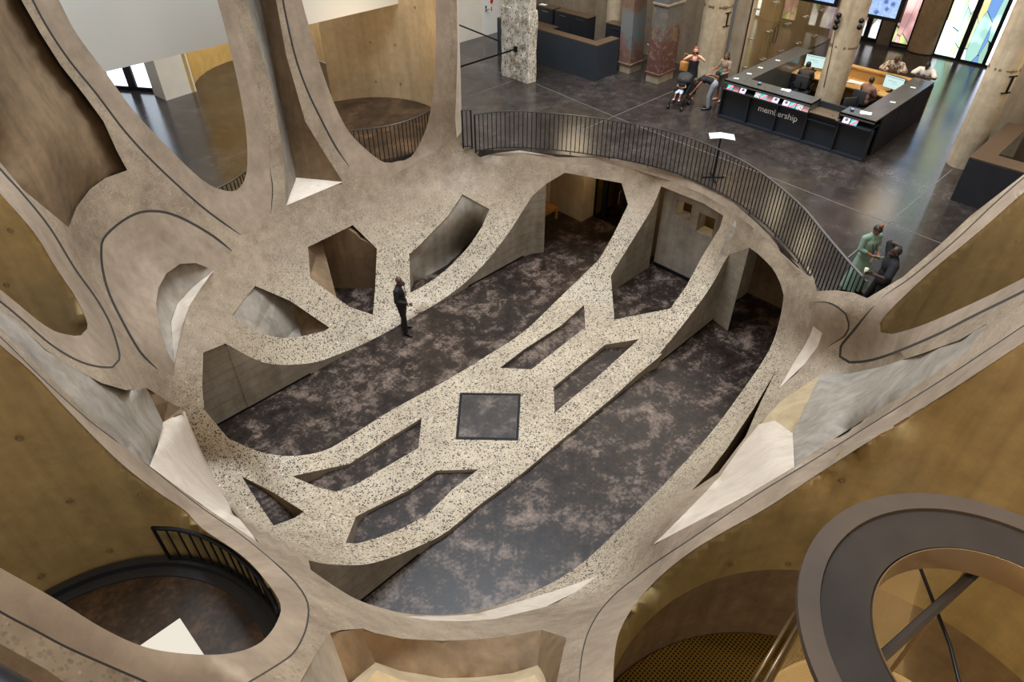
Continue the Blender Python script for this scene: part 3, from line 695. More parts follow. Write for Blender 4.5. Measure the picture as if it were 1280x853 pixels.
# ================================================================== GROUND FLOOR HALL
def floor_poly(name, pts):
    V, F, O = cdt([[(round(p[0], 3), round(p[1], 3)) for p in pts]])
    F = [f for f, o in zip(F, O) if 0 in o]; n = len(V)
    vs = [(x, y, GZ) for x, y in V] + [(x, y, GZ - .25) for x, y in V]
    cnt = {}
    for f in F:
        for i in range(3): e = (f[i], f[(i + 1) % 3]); cnt[e] = 1
    side = [(e[0], e[1], e[1] + n, e[0] + n) for e in cnt if (e[1], e[0]) not in cnt]
    return struct(mesh_obj(name, vs, [tuple(f) for f in F] + [tuple(i + n for i in f[::-1]) for f in F] + [s_[::-1] for s_ in side], M['gfloor']))
gp = lambda *a: [tuple(pz(*p, GZ)[:2]) for p in a]
floor_poly('floor_ground', gp((556, 60), (556, 150), (568, 176)) + [tuple(p[:2]) for p in rim3[:-5]] + gp((1016, 358), (1022, 376), (1044, 377), (1067, 379), (1088, 386)) + [(13.6, 2.3), (14.6, -5), (40, -5), (40, 34), (14.5, 34)])
floor_poly('floor_lounge', gp((125, 100), (160, 148), (210, 202), (245, 233), (270, 246), (300, 247), (317, 222), (317, 165)) + [(9.2, 21.3), (14.4, 21.4), (14.45, 34), (3, 34), (3, 30)])
# saw-cut joints in the polished floor
M['cut'] = plain('pale_floor_joint', (.12, .115, .11), .5)
bm = NB()
for a, b in (((12.4, 112.6), (40, 112.6)), ((17.5, 3.97), (40, 3.97)), ((17.62, -3), (17.62, 28)), ((13.9, 13.45), (19.5, 13.45)), ((20.6, 13), (20.6, 28)), ((24.6, -3), (24.6, 5))):
    if a[1] == b[1]: box(bm, a[0], b[0], a[1] - .012, a[1] + .012, GZ, GZ + .002)
    else: box(bm, a[0] - .012, a[0] + .012, a[1], b[1], GZ, GZ + .002)
bm.free()
def floor_line(p, q):
    a, b = pz(*p, GZ), pz(*q, GZ); d = (b - a)[:2]; d /= np.linalg.norm(d); n = np.array([-d[1], d[0]]) * .014
    return [np.array([*(a[:2] + n), GZ + .003]), np.array([*(b[:2] + n), GZ + .003]), np.array([*(b[:2] - n), GZ + .003]), np.array([*(a[:2] - n), GZ + .003])]
vs, fs = [], []
for p, q in (((576, 69), (629, 93)), ((670, 105), (768, 146)), ((768, 146), (1245, 331)), ((577, 124), (641, 101)), ((713, 169), (841, 114)), ((1060, 322), (1190, 212))):
    k = len(vs); vs += floor_line(p, q); fs.append((k, k + 1, k + 2, k + 3))
struct(mesh_obj('trim_15', vs, fs, M['cut']))

# walls round the hall
M['wallgrey'] = concrete('hall_wall_concrete', srgb(120, 108, 92), srgb(160, 146, 126), .2, .12, .7)
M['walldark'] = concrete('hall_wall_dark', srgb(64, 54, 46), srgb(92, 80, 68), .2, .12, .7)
wallp('wall_white', (14.5, 23.12), (22.6, 23.12), GZ, 12.6, M['plaster'], .25)
bm = NB(); box(bm, 21.35, 22.3, 23.085, 23.12, GZ, GZ + 2.3); d = struct(bm_obj('door_1', bm, M['panel']))
bm = NB(); cyl(bm, (21.5, 23.07, GZ + 1.05), (21.5, 23.0, GZ + 1.05), .02); cyl(bm, (21.5, 23.0, GZ + 1.05), (21.65, 23.0, GZ + 1.05), .016); box(bm, 21.46, 21.54, 23.07, 23.085, GZ + .98, GZ + 1.2); bm_obj('door_handle', bm, M['steel'], d)
wallp('wall_back', (24.3, 13.7), (24.3, 26), GZ, 12.6, M['wallgrey'], .3, -1)
wallp('wall_gallery', (1.2, 19.5), (14.35, 19.5), 6.42, 10.5, M['panel'], .35)
M['pinkish'] = concrete('pale_glazed_concrete', srgb(176, 156, 138), srgb(212, 194, 176), .15, .08, .6)
wallp('wall_side', (24.0, 12.25), (32.6, 12.25), GZ, 12.6, M['pinkish'], .3)
wallp('wall_side_return', (23.9, 12.25), (23.9, 12.75), GZ, 12.6, M['wallgrey'], .2, -1)
# the long window wall at the far end
FU = 32.4
def framed(name, v0, v1, z0, z1, mulls, transoms):
    fr = NB(); t = .07
    box(fr, FU, FU + .12, v0 - t, v0, z0, z1); box(fr, FU, FU + .12, v1, v1 + t, z0, z1); box(fr, FU, FU + .12, v0, v1, z0, z0 + .09); box(fr, FU, FU + .12, v0, v1, z1 - .09, z1)
    for v in mulls: box(fr, FU - .02, FU + .12, v - .1, v + .1, z0, z1)
    for z in transoms: box(fr, FU, FU + .11, v0, v1, z - .05, z + .05)
    return struct(bm_obj(name, fr, M['black']))
def stained(name, seed, stops, strength):
    """leaded panes of coloured glass lit by the daylight outside"""
    s = NT(name)
    mp = s.N('Mapping'); mp.inputs['Scale'].default_value = (1, 1.5, .36); mp.inputs['Rotation'].default_value = (.8, 0, 0); mp.inputs['Location'].default_value = (0, seed, seed * .7)
    s.L(s.geo.outputs['Position'], mp.inputs['Vector'])
    v = s.N('TexVoronoi'); v.inputs['Scale'].default_value = 2.0; s.L(mp.outputs[0], v.inputs['Vector'])
    e = s.N('TexVoronoi', feature='DISTANCE_TO_EDGE'); e.inputs['Scale'].default_value = 2.0; s.L(mp.outputs[0], e.inputs['Vector'])
    sp = s.N('SeparateColor'); s.L(v.outputs['Color'], sp.inputs[0])
    c = s.ramp(sp.outputs[0], stops, 'CONSTANT')
    n = s.noise(.8, 2)
    c = s.mix(.6, c, s.ramp(n, [(.42, (.35, .35, .4)), (.64, (2.3, 2.3, 2.3))]), 'MULTIPLY')
    c = s.mix(s.math('LESS_THAN', e.outputs['Distance'], .012), c, (.01, .01, .02))
    s.col((.01, .01, .01)); s.b.inputs['Roughness'].default_value = .15
    s.L(c, s.b.inputs['Emission Color']); s.b.inputs['Emission Strength'].default_value = strength
    return s.m
M['glassA'] = stained('blue_green_leaded_glass', 2.0, [(0, srgb(110, 150, 205)), (.2, srgb(150, 190, 165)), (.4, srgb(90, 110, 215)), (.5, srgb(190, 205, 160)), (.65, srgb(225, 238, 240)), (.78, srgb(215, 216, 150)), (.86, srgb(130, 170, 200)), (.93, srgb(160, 205, 190))], 2.3)
M['glassB'] = stained('pink_yellow_leaded_glass', 5.0, [(0, srgb(245, 190, 185)), (.3, srgb(235, 205, 200)), (.45, srgb(220, 200, 170)), (.55, srgb(215, 225, 150)), (.64, srgb(190, 190, 235)), (.76, srgb(240, 185, 180)), (.9, srgb(70, 150, 95)), (.94, srgb(240, 190, 185))], 1.1)
M['glassC'] = stained('violet_leaded_glass', 8.0, [(0, srgb(190, 180, 245)), (.2, srgb(170, 110, 110)), (.4, srgb(140, 170, 110)), (.5, srgb(250, 250, 255)), (.75, srgb(235, 170, 175)), (.85, srgb(225, 215, 250))], 1.2)
def pane(name, v0, v1, z0, z1, mat, parent):
    bm = NB(); box(bm, FU + .04, FU + .06, v0, v1, z0, z1); return bm_obj(name, bm, mat, parent)
WT = 12.4
w_ = framed('window_1', 6.42, 8.2, GZ, WT, [7.3], []); pane('pane', 6.42, 7.2, GZ, WT, M['glassA'], w_); pane('pane', 7.4, 8.2, GZ, WT, M['glassA'], w_)
w_ = framed('window_2', 9.32, 9.95, GZ, WT, [], [GZ + .15]); pane('pane', 9.32, 9.95, GZ, WT, M['glassB'], w_)
w_ = framed('window_3', 10.62, 11.9, GZ, WT, [11.05], [GZ + .12]); pane('pane', 10.62, 10.95, GZ, WT, M['glassC'], w_); pane('pane', 11.15, 11.9, GZ, WT, M['glassC'], w_)
M['sky'] = emit('daylight_slit', (.75, .82, 1), 5)
w_ = framed('window_4', 6.12, 6.28, GZ, WT, [], []); pane('pane', 6.12, 6.28, GZ, WT, M['sky'], w_)
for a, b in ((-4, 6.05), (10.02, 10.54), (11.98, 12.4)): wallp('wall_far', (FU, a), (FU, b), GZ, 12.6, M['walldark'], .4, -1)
bm = NB(); prism(bm, [(FU + .3, 8.24), (FU + .3, 9.28)] + [(FU + .1 - .35 * math.sin(PI * k / 10), 8.76 + .52 * math.cos(PI * k / 10)) for k in range(11)], GZ + .04, 12.6); struct(bm_obj('wall_far_pier', bm, M['brown']))
wallp('wall_store', (24.2, 4.2), (24.2, -4), GZ, 12.6, M['wallgrey'], .3, 1)
bm = NB(); prism(bm, [(19.6, -5), (40, -5), (40, 34), (14.5, 34), (14.5, 22.5), (19.6, 21)], 12.6, 12.9); struct(bm_obj('ceiling', bm, M['wallgrey']))
bm = NB(); prism(bm, [(-2, 21.6), (9.99, 21.6), (9.99, 34), (-2, 34)], 12.6, 12.9); struct(bm_obj('ceiling_lounge', bm, M['wallgrey']))

# ---- columns
def rough_box(bm, x0, x1, y0, y1, z0, z1, j=.02, n=10):
    seg = lambda a, b: max(1, int((b - a) / .18))
    g = bmesh.new(); box(g, x0, x1, y0, y1, z0, z1); bmesh.ops.subdivide_edges(g, edges=g.edges[:], cuts=n, use_grid_fill=True)
    for v in g.verts: v.co += Vector((random.uniform(-j, j), random.uniform(-j, j), random.uniform(-j, j) * .5))
    me = D.meshes.new('t'); g.to_mesh(me); g.free(); bm.from_mesh(me); D.meshes.remove(me)
def specky(name):
    s = NT(name); v = s.N('TexVoronoi'); v.inputs['Scale'].default_value = 13; s.L(s.geo.outputs['Position'], v.inputs['Vector'])
    sp = s.N('SeparateColor'); s.L(v.outputs['Color'], sp.inputs[0])
    k = s.math('MULTIPLY', s.math('LESS_THAN', v.outputs['Distance'], .36), s.math('GREATER_THAN', sp.outputs[0], .5))
    n = s.noise(3, 5, .6)
    s.col(s.mix(k, s.ramp(n, [(.35, srgb(158, 148, 132)), (.65, srgb(205, 198, 186))]), s.ramp(sp.outputs[1], [(0, srgb(70, 64, 58)), (.5, srgb(112, 98, 82))], 'CONSTANT')))
    s.b.inputs['Roughness'].default_value = .8; s.bump(n, .6, .05); return s.m
M['speck'] = specky('hacked_aggregate_column')
bm = NB(); rough_box(bm, 18.43, 18.88, 17.6, 18.98, GZ, 5.75, .022); rough_box(bm, 18.46, 18.86, 17.66, 18.9, 5.75, 12.6, .012)
struct(bm_obj('column', bm, M['speck']), 'square pitted aggregate column beside the balustrade end')
def painted(name, stops):
    """old paint peeling off a column: coats that end at different heights"""
    s = NT(name); z = s.z(); n = s.noise(2.2, 6, .65); n2 = s.noise(6, 6, .7)
    f = s.math('ADD', s.math('MULTIPLY', s.math('SUBTRACT', z, GZ), .25), s.math('MULTIPLY', s.math('SUBTRACT', n, .5), .5))
    c = s.ramp(f, stops)
    c = s.mix(s.ramp(n2, [(.52, 0), (.62, 1)]), c, srgb(120, 104, 86)); s.col(c); s.b.inputs['Roughness'].default_value = .6; s.bump(n2, .2); return s.m
M['paint1'] = painted('flaking_blue_red_paint', [(0, srgb(98, 66, 58)), (.25, srgb(112, 84, 76)), (.32, srgb(98, 110, 116)), (.52, srgb(106, 112, 114)), (.6, srgb(112, 84, 72)), (1, srgb(128, 104, 84))])
M['paint2'] = painted('dark_red_and_grey_paint', [(0, srgb(84, 52, 46)), (.4, srgb(92, 60, 54)), (.48, srgb(96, 92, 86)), (.75, srgb(84, 88, 92)), (1, srgb(150, 126, 92))])
def hopper_column(name, c, w, d, mat, label, lean=0.0):
    bm = NB(); box(bm, c[0], c[0] + d, c[1], c[1] + w, GZ, GZ + .32, .01); o = struct(bm_obj(name, bm, M['wallgrey']), label)
    bm = NB(); g = [(-.05, GZ + .32), (-.05, GZ + .36), (-.02, GZ + .38), (0, 12.6)]
    R_ = []
    for e, z in g:
        k = lean * (z - GZ)
        R_.append([bm.verts.new(p) for p in ((c[0] + e, c[1] + e + k, z), (c[0] + d - e, c[1] + e + k, z), (c[0] + d - e, c[1] + w - e + k, z), (c[0] + e, c[1] + w - e + k, z))])
    for A, B in zip(R_, R_[1:]):
        for i in range(4): bm.faces.new((A[i], A[(i + 1) % 4], B[(i + 1) % 4], B[i]))
    bm.faces.new(R_[0][::-1]); bm.faces.new(R_[-1]); bm_obj('shaft', bm, mat, o)
    return o
hopper_column('column', (21.9, 15.58), .5, .75, M['paint1'], 'square column with flaking blue and red paint', .045)
o = hopper_column('column', (21.76, 14.16), .56, .95, M['paint2'], 'square column painted dark red below and grey above')
bm = NB(); box(bm, 21.7, 22.78, 14.1, 14.78, 5.95, 6.02, .01); bm_obj('collar', bm, M['wallgrey'], o)
bm = NB(); box(bm, 22.2, 22.5, 14.135, 14.16, 4.75, 5.15); bm_obj('plate', bm, M['brown'], o)
M['col'] = concrete('round_column_concrete', srgb(150, 134, 110), srgb(204, 188, 162), .25, .3, .75)
def round_column(c, r, label, band=None):
    bm = NB(); lathe(bm, [(r * (1 + random.uniform(-.012, .012)), z) for z in np.arange(GZ, 12.61, .12)], 28, (c[0], c[1], 0)); o = struct(bm_obj('column', bm, M['col'], None, True), label)
    for z in (band or []):
        g = NB(); n = 40; a0 = math.atan2(-c[1], -c[0])
        for k in range(n):
            a = 2 * PI * k / n; h = random.uniform(.02, .07)
            if random.random() < .75: 
                p = Vector((c[0] + math.cos(a) * (r + .004), c[1] + math.sin(a) * (r + .004), z)); bmesh.ops.create_icosphere(g, subdivisions=1, radius=1, matrix=Matrix.Translation(p) @ Matrix.Rotation(a, 4, 'Z') @ Matrix.Diagonal((.012, r * .1, h, 1)))
        bm_obj('chipped_band', g, M['brown'], o)
    return o
round_column((23.55, 13.25), .5, 'round concrete column behind the woman taking a photograph', [5.9])
kc = round_column((23.4, 8.55), .42, 'round chipped column rising from inside the reception desk', [5.55])
round_column((22.62, 3.93), .38, 'round concrete column at the far right with a rusty bracket mark', [6.1])
round_column((212.6, 8.75), .6, 'thick round column behind the visitors at the desk')
round_column((23.3, 17.6), .3, 'slim warm-lit round column behind the dark counter')
# rusty bracket marks cut into two columns
def ibracket(c, r, z, par_name, ang):
    bm = NB(); n = Vector((math.cos(ang), math.sin(ang), 0)); t = Vector((-n.y, n.x, 0)); p = Vector((c[0], c[1], z)) + n * r
    for dz, w_, h in ((.22, .12, .03), (0, .03, .42), (-.22, .14, .03)):
        vs = [bm.verts.new(p + t * sx * w_ + Vector((0, 0, dz + sz * h / 2)) + n * k) for sx, sz, k in ((-1, -1, -.05), (1, -1, -.05), (1, 1, -.05), (-1, 1, -.05), (-1, -1, .02), (1, -1, .02), (1, 1, .02), (-1, 1, .02))]
        for q in ((4, 5, 6, 7), (0, 1, 5, 4), (1, 2, 6, 5), (2, 3, 7, 6), (3, 0, 4, 7)): bm.faces.new([vs[i] for i in q])
    return struct(bm_obj(par_name, bm, M['black']))
M['rust'] = plain('rusted_iron', (.06, .045, .035), .8)
o = ibracket((22.62, 3.93), .38, 5.75, 'trim_16', math.atan2(-1, -1) + .25)
o = ibracket((23.55, 13.25), .5, 5.5, 'trim_17', math.atan2(-1, -1) + .55)

M['yellow'] = concrete('yellow_lit_plaster', srgb(170, 142, 86), srgb(206, 176, 112), .1, .08, .5)
# ---- lounge seen through the far left tube
tx = lambda p: tuple(pz(*p, GZ)[:2])
bm = NB(); a, b, c = tx((193, 119)), tx((208, 126)), tx((246, 114)); d = (a[0] + c[0] - b[0], a[1] + c[1] - b[1]); prism(bm, [a, b, c, d], GZ, 12.6); struct(bm_obj('wall_lounge_pier', bm, M['plaster']))
bm = NB(); an = [math.radians(164 - 10 * i) for i in range(19)]
prism(bm, [(12.5 + 3.27 * math.cos(a), 24.6 + 3.27 * math.sin(a)) for a in an] + [(12.5 + 3.5 * math.cos(a), 24.6 + 3.5 * math.sin(a)) for a in an[::-1]], GZ, 12.6)
struct(bm_obj('wall_lounge_curve', bm, M['yellow'], None, False))
def bar(bm, p, q, w, z0, z1):
    p, q = np.array(p[:2]), np.array(q[:2]); d = (q - p) / np.linalg.norm(q - p); n = np.array([-d[1], d[0]]) * w / 2; prism(bm, [p + n, q + n, q - n, p - n], z0, z1)
wa, wm0, wm1, wb, wl = (pz(*p, GZ) for p in ((141, 110.5), (164, 112), (174, 113), (197, 114.5), (90, 107)))
wv = NB(); bar(wv, wl, wb, .12, GZ, GZ + .13); bar(wv, wm0, wm1, .16, GZ + .13, 12.6); bar(wv, wl, wa, .05, GZ + .13, GZ + .16)
for f in (.0, .45): q = wl + (wa - wl) * f; bar(wv, q, q + (wb - wl) / np.linalg.norm(wb - wl) * .12, .14, GZ + .13, 12.6)
q = wa - (wb - wa) / np.linalg.norm(wb - wa) * .1; bar(wv, q, wa, .14, GZ + .13, 12.6)
w5 = struct(bm_obj('window_5', wv, M['black']))
M['day'] = emit('daylight_outside', (.78, .88, 1.0), 2.6)
bm = NB(); bar(bm, wl, wb, .02, GZ + .13, 12.6); bm_obj('pane', bm, M['day'], w5)
wallp('wall_lounge_right', (14.45, 21.3), (14.45, 34), GZ, 12.6, M['tan'], .2, -1)
wallp('wall_lounge_back', (-2, 33.5), (12, 33.5), GZ, 12.6, M['plaster'], .3)
# ================================================================== RAILINGS
def resample(P, step):
    P = [np.array(p, float) for p in P]; out = [P[0]]; acc = 0
    for a, b in zip(P, P[1:]):
        L = np.linalg.norm(b - a); t = step - acc
        while t <= L: out.append(a + (b - a) * t / L); t += step
        acc = L - (t - step)
    return out
def railing(name, label, P, ztop, zbot, step, mat, rail=(.028, .02), maxn=100, group=None, bar=.0135, flat=True):
    """handrail, foot rail and upright bars along a plan path"""
    o = thing(name, label, 'railing', (P[0][0], P[0][1], zbot), 0, group); off = Vector(o.location)
    L = lambda p, z: Vector((p[0], p[1], z)) - off
    Q = resample(P, .12)
    def ribbon(z, w, h):
        bm = NB(); rs = []
        for i, p in enumerate(Q):
            d = Q[min(i + 1, len(Q) - 1)] - Q[max(i - 1, 0)]; d = d[:2] / np.linalg.norm(d[:2]); n = np.array([-d[1], d[0]]) * w / 2
            rs.append([bm.verts.new(L(p[:2] + n * s_, z + k)) for s_, k in ((-1, 0), (1, 0), (1, h), (-1, h))])
        for A, B in zip(rs, rs[1:]):
            for i in range(4): bm.faces.new((A[i], A[(i + 1) % 4], B[(i + 1) % 4], B[i]))
        bm.faces.new(rs[0]); bm.faces.new(rs[-1][::-1]); return bm
    if flat: bm_obj('handrail', ribbon(ztop - rail[1], rail[0] * 2, rail[1]), M['railtop'], o)
    else:
        bm = NB(); tube(bm, [L(p, ztop - rail[0]) for p in Q], rail[0], 10); bm_obj('handrail', bm, mat, o, True)
    bm_obj('foot_rail', ribbon(zbot + .06, .05, .014), mat, o)
    pts = resample(P, step); near = sorted(range(len(pts)), key=lambda i: np.linalg.norm(pts[i][:2]))
    one = None; rest = NB(); k = 0
    keep = set(near[:maxn - 2])
    for i, p in enumerate(pts):
        if i in keep:
            if one is None:
                bm = NB(); cyl(bm, (0, 0, 0), (0, 0, ztop - zbot - .075), bar, None, 6); b = bm_obj('baluster', bm, mat, o); one = b
            else: b = one.copy(); link(b, o)
            b.location = L(p, zbot + .065)
        else: cyl(rest, L(p, zbot + .065), L(p, ztop - .01), bar, None, 6); k += 1
    if k: tag(bm_obj('baluster', rest, mat, o), kind='stuff')
    else: rest.free()
    for p in (pts[0], pts[-1]): bm = NB(); cyl(bm, L(p, zbot), L(p, ztop - .01), bar * 1.8, None, 8); bm_obj('end_post', bm, mat, o)
    for p in pts[4::9]: bm = NB(); cyl(bm, L(p, zbot), L(p, zbot + .07), .014, None, 6); bm_obj('foot_pin', bm, mat, o)
    return o
M['railtop'] = plain('skylit_steel_rail', (.09, .095, .11), .3, .8)  # paler than the bars: the sky's reflection is put into the colour
M['rail'] = plain('dark_steel_rail', (.02, .022, .027), .35, .7)
topx = spl([(593, 143), (620, 139.5), (650, 139), (700, 142), (750, 148), (800, 156), (850, 168), (900, 187), (950, 214), (1000, 255), (1030, 290), (1060, 325), (1085, 352)], n=8)
railing('balustrade', 'long curved black steel balustrade at the edge of the hall floor', [pz(*p, 4.5) for p in topx], 4.5, GZ, .133, M['rail'])
railing('balustrade', 'short stub of black steel balustrade beside the pale concrete pier', [pz(*p, 4.5) for p in ((577, 137.5), (592, 137.5))], 4.5, GZ, .133, M['rail'])
t2 = spl([(430, 164), (440, 163), (457, 161), (480, 158), (505, 152), (525, 144), (540, 136)], n=6)
railing('balustrade', 'curved black balustrade in the tube opening beside the hall', [pz(*p, 4.4) for p in t2], 4.4, GZ, .13, M['rail'])
railing('balustrade', 'black balustrade at the foot of the far left tube opening', [pz(*p, 3.95) for p in spl([(262, 240), (276, 233), (293, 224), (310, 211)], n=6)], 3.95, GZ, .13, M['rail'])
bl = [pz(*p, 4.2) for p in spl([(190, 659), (207, 659.5), (223, 661), (252, 669), (280, 683), (300, 698), (320, 717), (335, 738), (345, 757), (350, 775)], n=7)]
railing('balustrade', 'black balustrade round the near left tube floor with the white plinth', bl, 4.2, GZ + .1, .17, M['rail'], (.032, .02), bar=.013, flat=False)
bm = NB(); lathe(bm, [(2.02, 0), (2.02, .02), (2.16, .03), (2.16, .13), (2.28, .13), (2.28, 0)], 72, (cBL[0], cBL[1], GZ)); struct(bm_obj('baseboard_tube', bm, M['blackm']))

# ================================================================== THINGS IN THE TUBES
M['whitep'] = plain('white_lacquer', srgb(206, 198, 184), .5)
o = thing('plinth', 'white display plinth standing on the dark floor of the near left tube', 'plinth', (-.38, 5.4, GZ))
bm = NB(); box(bm, -.5, .5, -.5, .5, .06, .86, .004); bm_obj('body', bm, M['whitep'], o)
bm = NB(); box(bm, -.5, .5, -.5, .5, .86, .9, .006); bm_obj('top', bm, M['whitep'], o)
bm = NB(); box(bm, -.46, .46, -.46, .46, 0, .06); bm_obj('foot', bm, M['blackm'], o)
# round glass lift
def grate_mat():
    s = NT('brass_grating'); sx = s.N('SeparateXYZ'); s.L(s.geo.outputs['Position'], sx.inputs[0])
    f = [s.math('LESS_THAN', s.math('ABSOLUTE', s.math('SUBTRACT', s.math('FRACT', s.math('MULTIPLY', q, 17)), .5)), .3) for q in sx.outputs[:2]]
    s.col(s.mix(s.math('MULTIPLY', f[0], f[1]), srgb(150, 120, 52), (.012, .01, .006))); s.b.inputs['Roughness'].default_value = .35; s.b.inputs['Metallic'].default_value = .6; return s.m
M['grate'] = grate_mat()
disc('floor_grating', cBR, 3.4, .5, M['grate'])
M['lidd'] = plain('dark_grey_lift_cap', srgb(52, 46, 42), .7, 0, .15, .12, 3); M['lidl'] = plain('pale_grey_cap_rim', srgb(80, 70, 62), .7, 0, .15, .06, 3)
M['bronze'] = plain('bronze_inner_rim', srgb(120, 98, 72), .3, .5)
M['lglass'] = glass('lift_glass', (.93, .9, .8))
def rings_mat():
    s = NT('ring_brushed_floor'); w = s.N('TexWave', wave_type='RINGS', rings_direction='Z'); w.inputs['Scale'].default_value = 9; w.inputs['Distortion'].default_value = .5
    mp = s.N('Mapping'); mp.inputs['Location'].default_value = (-4.3, 1.2, 0); s.L(s.geo.outputs['Position'], mp.inputs['Vector']); s.L(mp.outputs[0], w.inputs['Vector'])
    s.col(s.ramp(w.outputs['Fac'], [(0, srgb(176, 146, 100)), (.8, srgb(190, 160, 112)), (1, srgb(160, 128, 86))])); s.b.inputs['Roughness'].default_value = .35; return s.m
M['ringf'] = rings_mat()
LX, LY, LZ = 4.6, -.97, 6.8
o = thing('glass_lift', 'round glass lift with a wide dark ring cap in the near right tube', 'lift', (LX, LY, .5)); h = LZ - .5
bm = NB(); lathe(bm, [(1.405, h - .05), (1.405, h), (1.585, h), (1.585, h - .07), (1.5, h - .09)], 96); bm_obj('cap_rim', bm, M['lidl'], o, False)
bm = NB(); lathe(bm, [(1.0, h - .03), (1.395, h - .03), (1.395, h - .08), (1.0, h - .08), (1.0, h - .03)], 96); bm_obj('cap_ring', bm, M['lidd'], o)
bm = NB(); lathe(bm, [(1.39, h - .04), (1.41, h - .035)], 96); bm_obj('seam', bm, M['joint'], o)
bm = NB(); lathe(bm, [(1.0, h - .08), (.985, h - .02), (.975, h - .02), (.975, h - .34), (.995, h - .34), (1.0, h - .08)], 96); bm_obj('inner_rim', bm, M['bronze'], o)
bm = NB(); lathe(bm, [(1.36, .1), (1.36, h - .2)], 72); me = bm_obj('shaft_glass', bm, M['lglass'], o, True)
bm = NB(); lathe(bm, [(0, 3.3), (1.4, 3.3), (1.4, 3.2), (0, 3.2)], 72); bm_obj('cab_floor', bm, M['ringf'], o)
bm = NB(); tube(bm, [Vector((5.85, -.63, 6.3)) - Vector((LX, LY, .5)), Vector((3.6, -.17, 6.3)) - Vector((LX, LY, .5))], .05, 6); bm_obj('cross_beam', bm, M['lidd'], o)
bm = NB(); tube(bm, [(-.9, -.35, 5.6), (-.3, -.2, 5.45), (.4, .25, 5.5), (.9, .8, 5.7)], .018, 6); tube(bm, [(-.25, -.2, 5.46), (-.32, .0, 4.9), (-.3, .15, 4.2)], .012, 6); bm_obj('cable', bm, M['black'], o, True)
bm = NB()
for a in (.3, 1.5, 2.7, 3.9, 5.1): cyl(bm, (1.36 * math.cos(a), 1.36 * math.sin(a), 0), (1.36 * math.cos(a), 1.36 * math.sin(a), h - .2), .025, None, 8)
bm_obj('mullion', bm, M['bronze'], o)
o = thing('landing_rail', 'slanting bronze landing rail beside the round glass lift', 'rail', (5.4, .6, .5))
bm = NB(); p, q = pz(1003, 750, 3.4), pz(930, 872, 3.4); v0 = Vector((5.4, .6, .5))
for k in (0, .11): tube(bm, [Vector(p) - v0 + Vector((0, -k, 0)), Vector(q) - v0 + Vector((0, -k, 0))], .028, 8)
bm_obj('bar', bm, M['bronze'], o, True)
bm = NB(); a, b = Vector(p) - v0, Vector(q) - v0; box(bm, min(a.x, b.x), max(a.x, b.x), a.y - .08, a.y - .065, .02, a.z - .03); bm_obj('glass_panel', bm, M['lglass'], o)
bm = NB()
for t in (.15, .85): c = a.lerp(b, t); cyl(bm, (c.x, c.y, 0), (c.x, c.y, c.z), .02, None, 8)
bm_obj('post', bm, M['bronze'], o)

# ================================================================== BASEMENT THINGS
o = thing('floor_hatch', 'square dark floor hatch set in the pale speckled concrete', 'hatch', (7.88, 8.7, .1), PI / 4)
hp = [pz(*p, .1) for p in ((575, 491.5), (651, 492.5), (648, 551), (569.5, 549.5))]; hc = sum(hp) / 4; o.location = hc; o.rotation_euler = (0, 0, 0)
inset = lambda k: [((p - hc) * k)[:2] for p in hp]
def frame_prism(bm, a, b, z0, z1):
    A = [[bm.verts.new((p[0], p[1], z)) for p in q] for q, z in ((a, z0), (a, z1), (b, z1), (b, z0))]
    for r0, r1 in zip(A, A[1:]):
        for i in range(4): bm.faces.new((r0[i], r0[(i + 1) % 4], r1[(i + 1) % 4], r1[i]))
bm = NB(); frame_prism(bm, inset(1.0), inset(.91), 0, .012); bm_obj('frame', bm, M['black'], o)
M['hatch'] = dark_floor('hatch_plate', srgb(36, 32, 31), srgb(52, 46, 44), srgb(84, 74, 68), .4, 1.6)
bm = NB(); prism(bm, inset(.905), 0, .008); bm_obj('plate', bm, M['hatch'], o)
bm = NB()
for k in range(4): c = inset(.8)[k]; cyl(bm, (c[0], c[1], .008), (c[0], c[1], .014), .016, None, 10)
bm_obj('lifting_pin', bm, M['lidl'], o)
M['oak'] = concrete('warm_oak', srgb(140, 96, 44), srgb(176, 126, 64), .3, .05, .45)
o = thing('bench', 'plain oak bench against the wall inside the far basement doorway', 'bench', (15.5, 14.2, 0))
bm = NB(); box(bm, -.8, .77, -.23, .35, .41, .46, .008); bm_obj('seat', bm, M['oak'], o)
bm = NB(); box(bm, -.74, .72, -.19, -.16, .33, .41); box(bm, -.74, .72, .28, .31, .33, .41); bm_obj('apron', bm, M['oak'], o)
for sx in (-.76, .69):
    for sy in (-.22, .27): bm = NB(); box(bm, sx, sx + .07, sy, sy + .07, 0, .41, .005); bm_obj('leg', bm, M['oak'], o)
